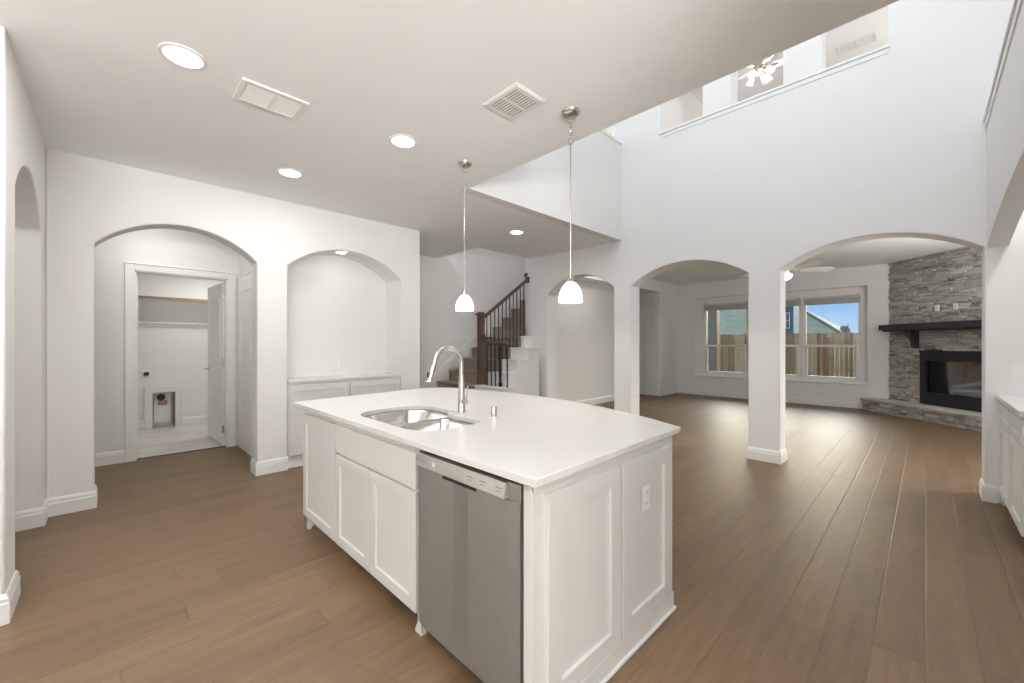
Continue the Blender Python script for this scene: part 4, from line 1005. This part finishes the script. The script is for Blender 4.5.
# ------------------------------------------------------------------ ceiling fans
def fan(name, label, loc, ztop, rz, R=.70, blades=5, light='bowl', bl_mat='fanblade', tilt=.13, hubr=.11):
    r = thing(name, label, 'ceiling fan', loc, None, rz)
    mk('motor', MB().lathe([(0, .085), (.05, .085), (hubr*.9, .06), (hubr, .02), (hubr, -.03), (hubr*.8, -.055), (.05, -.07), (0, -.07)], (0, 0, 0), 28), M['nickel'], r, smooth=True, local=True)
    mk('downrod', MB().tube([(0, 0, .08), (0, 0, ztop-loc[2]-.02)], .012, 10), M['nickel' if light == 'bowl' else 'iron'], r, smooth=True, local=True)
    mk('canopy', MB().lathe([(0, 0), (.065, 0), (.06, -.03), (.025, -.055), (0, -.055)], (0, 0, ztop-loc[2]), 24), M['nickel'], r, smooth=True, local=True)
    for k in range(blades):
        a = 2*PI*k/blades; ca, sa = math.cos(a), math.sin(a)
        def P(u, v, w): return Vector((u*ca-v*sa, u*sa+v*ca, w))
        m = MB(); n = 10; st_ = []
        for i in range(n+1):
            t = i/n; u = .17+(R-.17)*t; hw = .045+.028*min(1, t*1.6)
            if t > .86: hw *= math.sqrt(max(.05, 1-((t-.86)/.15)**2))
            st_.append([P(u, -hw, -tilt*hw*-1-.004), P(u, hw, -tilt*hw-.004), P(u, hw, -tilt*hw+.004), P(u, -hw, tilt*hw+.004)])
        for q in st_: m.v += q
        for i in range(n):
            for j in range(4): j2 = (j+1) % 4; m.f.append([i*4+j, i*4+j2, (i+1)*4+j2, (i+1)*4+j])
        m.f += [[0, 1, 2, 3], [n*4+3, n*4+2, n*4+1, n*4]]; m.tone = [.5]*len(m.f)
        b = mk('blade', m, M[bl_mat], r, local=True)
        irn = MB(); irn.quadbox([P(.08, -.018, -.012), P(.24, -.03, -.012), P(.24, .03, -.012), P(.08, .018, -.012), P(.08, -.018, -.004), P(.24, -.03, -.004), P(.24, .03, -.004), P(.08, .018, -.004)])
        mk('blade_iron', irn, M['nickel'], b, .003, local=True)
    if light == 'bowl':
        mk('light_bowl', MB().lathe([(0, -.165), (.05, -.160), (.095, -.135), (.115, -.10), (.118, -.075), (.05, -.07), (0, -.07)], (0, 0, 0), 28), M['fanlight'], r, smooth=True, local=True)
    else:
        for k in range(4):
            a = PI/4+k*PI/2; c = Vector((math.cos(a), math.sin(a), 0))
            s_ = MB().tube([c*.03+Vector((0, 0, -.07)), c*.10+Vector((0, 0, -.10)), c*.14+Vector((0, 0, -.085))], .009, 8)
            ar = mk('light_arm', s_, M['nickel'], r, smooth=True, local=True)
            g_ = MB().tube([c*.135+Vector((0, 0, -.085)), c*.15+Vector((0, 0, -.105)), c*.185+Vector((0, 0, -.15)), c*.20+Vector((0, 0, -.175))], [.018, .032, .048, .052], 14)
            mk('glass_cup', g_, M['shade'], ar, smooth=True, local=True)
    return r
fan('ceiling_fan', 'white-bladed ceiling fan with a lit bowl in the great room, half behind the column', (-1.70, 8.20, 2.60), GZ, math.radians(32), .74, tilt=.30)
_d = bpy.data.lights.new('great_room_fan_lamp', 'POINT'); _l = bpy.data.objects.new('great_room_fan_lamp', _d); sc.collection.objects.link(_l)
_d.energy = 20; _d.shadow_soft_size = .03; _d.color = (1, .95, .87); _l.location = (-1.70, 8.20, 2.60-.115)
fan('ceiling_fan', 'ceiling fan with nickel motor and glass light cups in the upper room above the arches', (-1.865, 7.44, 5.80), TOPZ, math.radians(20), .56, 5, 'cups', tilt=.3, hubr=.10)

_d = bpy.data.lights.new('upstairs_fan_lamp', 'POINT'); _l = bpy.data.objects.new('upstairs_fan_lamp', _d); sc.collection.objects.link(_l)
_d.energy = 12; _d.shadow_soft_size = .03; _d.color = (1, .96, .9); _l.location = (-1.865, 7.44, 5.80-.16)
# ------------------------------------------------------------------ outside
tag(struct('ground', MB().quadbox([(-30, GY+.26, -.3), (20, GY+.26, -.3), (20, 17.5, -.3), (-30, 17.5, -.3), (-30, GY+.26, -.06), (20, GY+.26, -.06), (20, 17.5, .10), (-30, 17.5, .10)]).box(-30, 20, 17.5, 60, -.3, .10), M['grass']), 'lawn', 'lawn'); gobj = bpy.data.objects['ground']; del gobj['label']; del gobj['category']
pc = thing('porch_post', 'dark square porch post outside the window nearest the side hall', 'post', (-4.59, 13.2, 0))
mk('post', MB().box(-4.70, -4.475, 13.1, 13.35, 0, 3.0), M['fascia'], pc, .004)
mk('post_base', MB().box(-4.73, -4.445, 13.07, 13.38, -.02, .12), M['fascia'], pc, .004)
mk('post_trim', MB().box(-4.475, -4.44, 13.12, 13.34, .12, 3.0), M['darkwood'], pc, .003)
fn = thing('garden_fence', 'weathered vertical board fence across the back yard outside the windows', 'fence', (-4, 19, 0))
FYY = 19.0; rnd = random.Random(3); pk = MB(); x = -16.0
while x < 6:
    w = rnd.uniform(.125, .145); top = 1.76+rnd.uniform(-.012, .012)
    pk.box(x, x+w-.009, FYY+rnd.uniform(0, .012), FYY+.03, 0, top, max(.1, min(.9, rnd.gauss(.42, .24)))); x += w
mk('boards', pk, M['fence'], fn)
for x in (-5.2, -2.62, -.2):
    mk('fence_post', MB().box(x-.06, x+.06, FYY-.09, FYY-.005, 0, 1.74), M['fence_red'], fn, .004)
mk('rail', MB().box(-16, 6, FYY+.03, FYY+.07, .35, .44).box(-16, 6, FYY+.03, FYY+.07, 1.35, 1.44), M['fence_red'], fn)
# neighbour's house
nh = thing('neighbour_house', 'house with a grey-green hipped shingle roof beyond the fence', 'house', (-9, 34, 0))
mk('house_wall', MB().box(-14.5, -3.9, 31, 39, 0, 1.9), M['siding'], nh)
rf = MB(); e0, e1 = -15.2, -3.2; f0, f1 = 30.3, 39.7; rz_ = 4.9
rf.v = [Vector(p) for p in ((e0, f0, 1.75), (e1, f0, 1.75), (e1, f1, 1.75), (e0, f1, 1.75), (e0+4.4, 35, rz_), (e1-4.4, 35, rz_), (e0, f0, 1.6), (e1, f0, 1.6), (e1, f1, 1.6), (e0, f1, 1.6))]
rf.f = [[0, 1, 5, 4], [1, 2, 5], [2, 3, 4, 5], [3, 0, 4], [9, 8, 7, 6], [6, 7, 1, 0], [7, 8, 2, 1], [8, 9, 3, 2], [9, 6, 0, 3]]; rf.tone = [.5]*9
mk('roof', rf, M['roofing'], nh)
rc = MB(); rc.tube([(e1, f0, 1.77), (e1-4.4, 35, rz_+.02)], .10, 6); rc.tube([(e0, f0, 1.77), (e0+4.4, 35, rz_+.02)], .10, 6); rc.tube([(e0+4.4, 35, rz_+.02), (e1-4.4, 35, rz_+.02)], .10, 6)
mk('ridge_cap', rc, M['fascia'], nh)
bh = thing('blue_building', 'narrow deep blue building with pale window bars beyond the fence', 'building', (-5.3, 25, 0))
mk('wall', MB().box(-6.2, -4.68, 24.6, 26.6, 0, 4.4), M['bluewall'], bh)
for i, x in enumerate((-5.55, -5.0)):
    wf = mk('window', MB().box(x-.17, x+.17, 24.57, 24.60, 2.15, 2.95), M['bluewall'], bh)
    mk('glazing_bars', MB().box(x-.17, x-.15, 24.55, 24.57, 2.15, 2.95).box(x+.15, x+.17, 24.55, 24.57, 2.15, 2.95).box(x-.01, x+.01, 24.55, 24.57, 2.15, 2.95).box(x-.17, x+.17, 24.55, 24.57, 2.15, 2.17).box(x-.17, x+.17, 24.55, 24.57, 2.93, 2.95).box(x-.17, x+.17, 24.55, 24.57, 2.54, 2.56), M['paper'], wf)
sd = thing('satellite_dish', 'black satellite dish above the fence seen in the window nearest the fireplace', 'satellite dish', (-3.3, 29.95, .1))
mk('dish', MB().tube([(-3.25, 30.0, 2.15), (-3.22, 29.96, 2.18)], [.20, .26], 16), M['black'], sd, smooth=True)
mk('mast', MB().tube([(-3.30, 29.95, .10), (-3.30, 29.95, 1.9), (-3.25, 29.99, 2.12)], .03, 8).tube([(-3.25, 29.98, 2.0), (-3.05, 29.7, 2.45)], .025, 6), M['black'], sd, smooth=True)
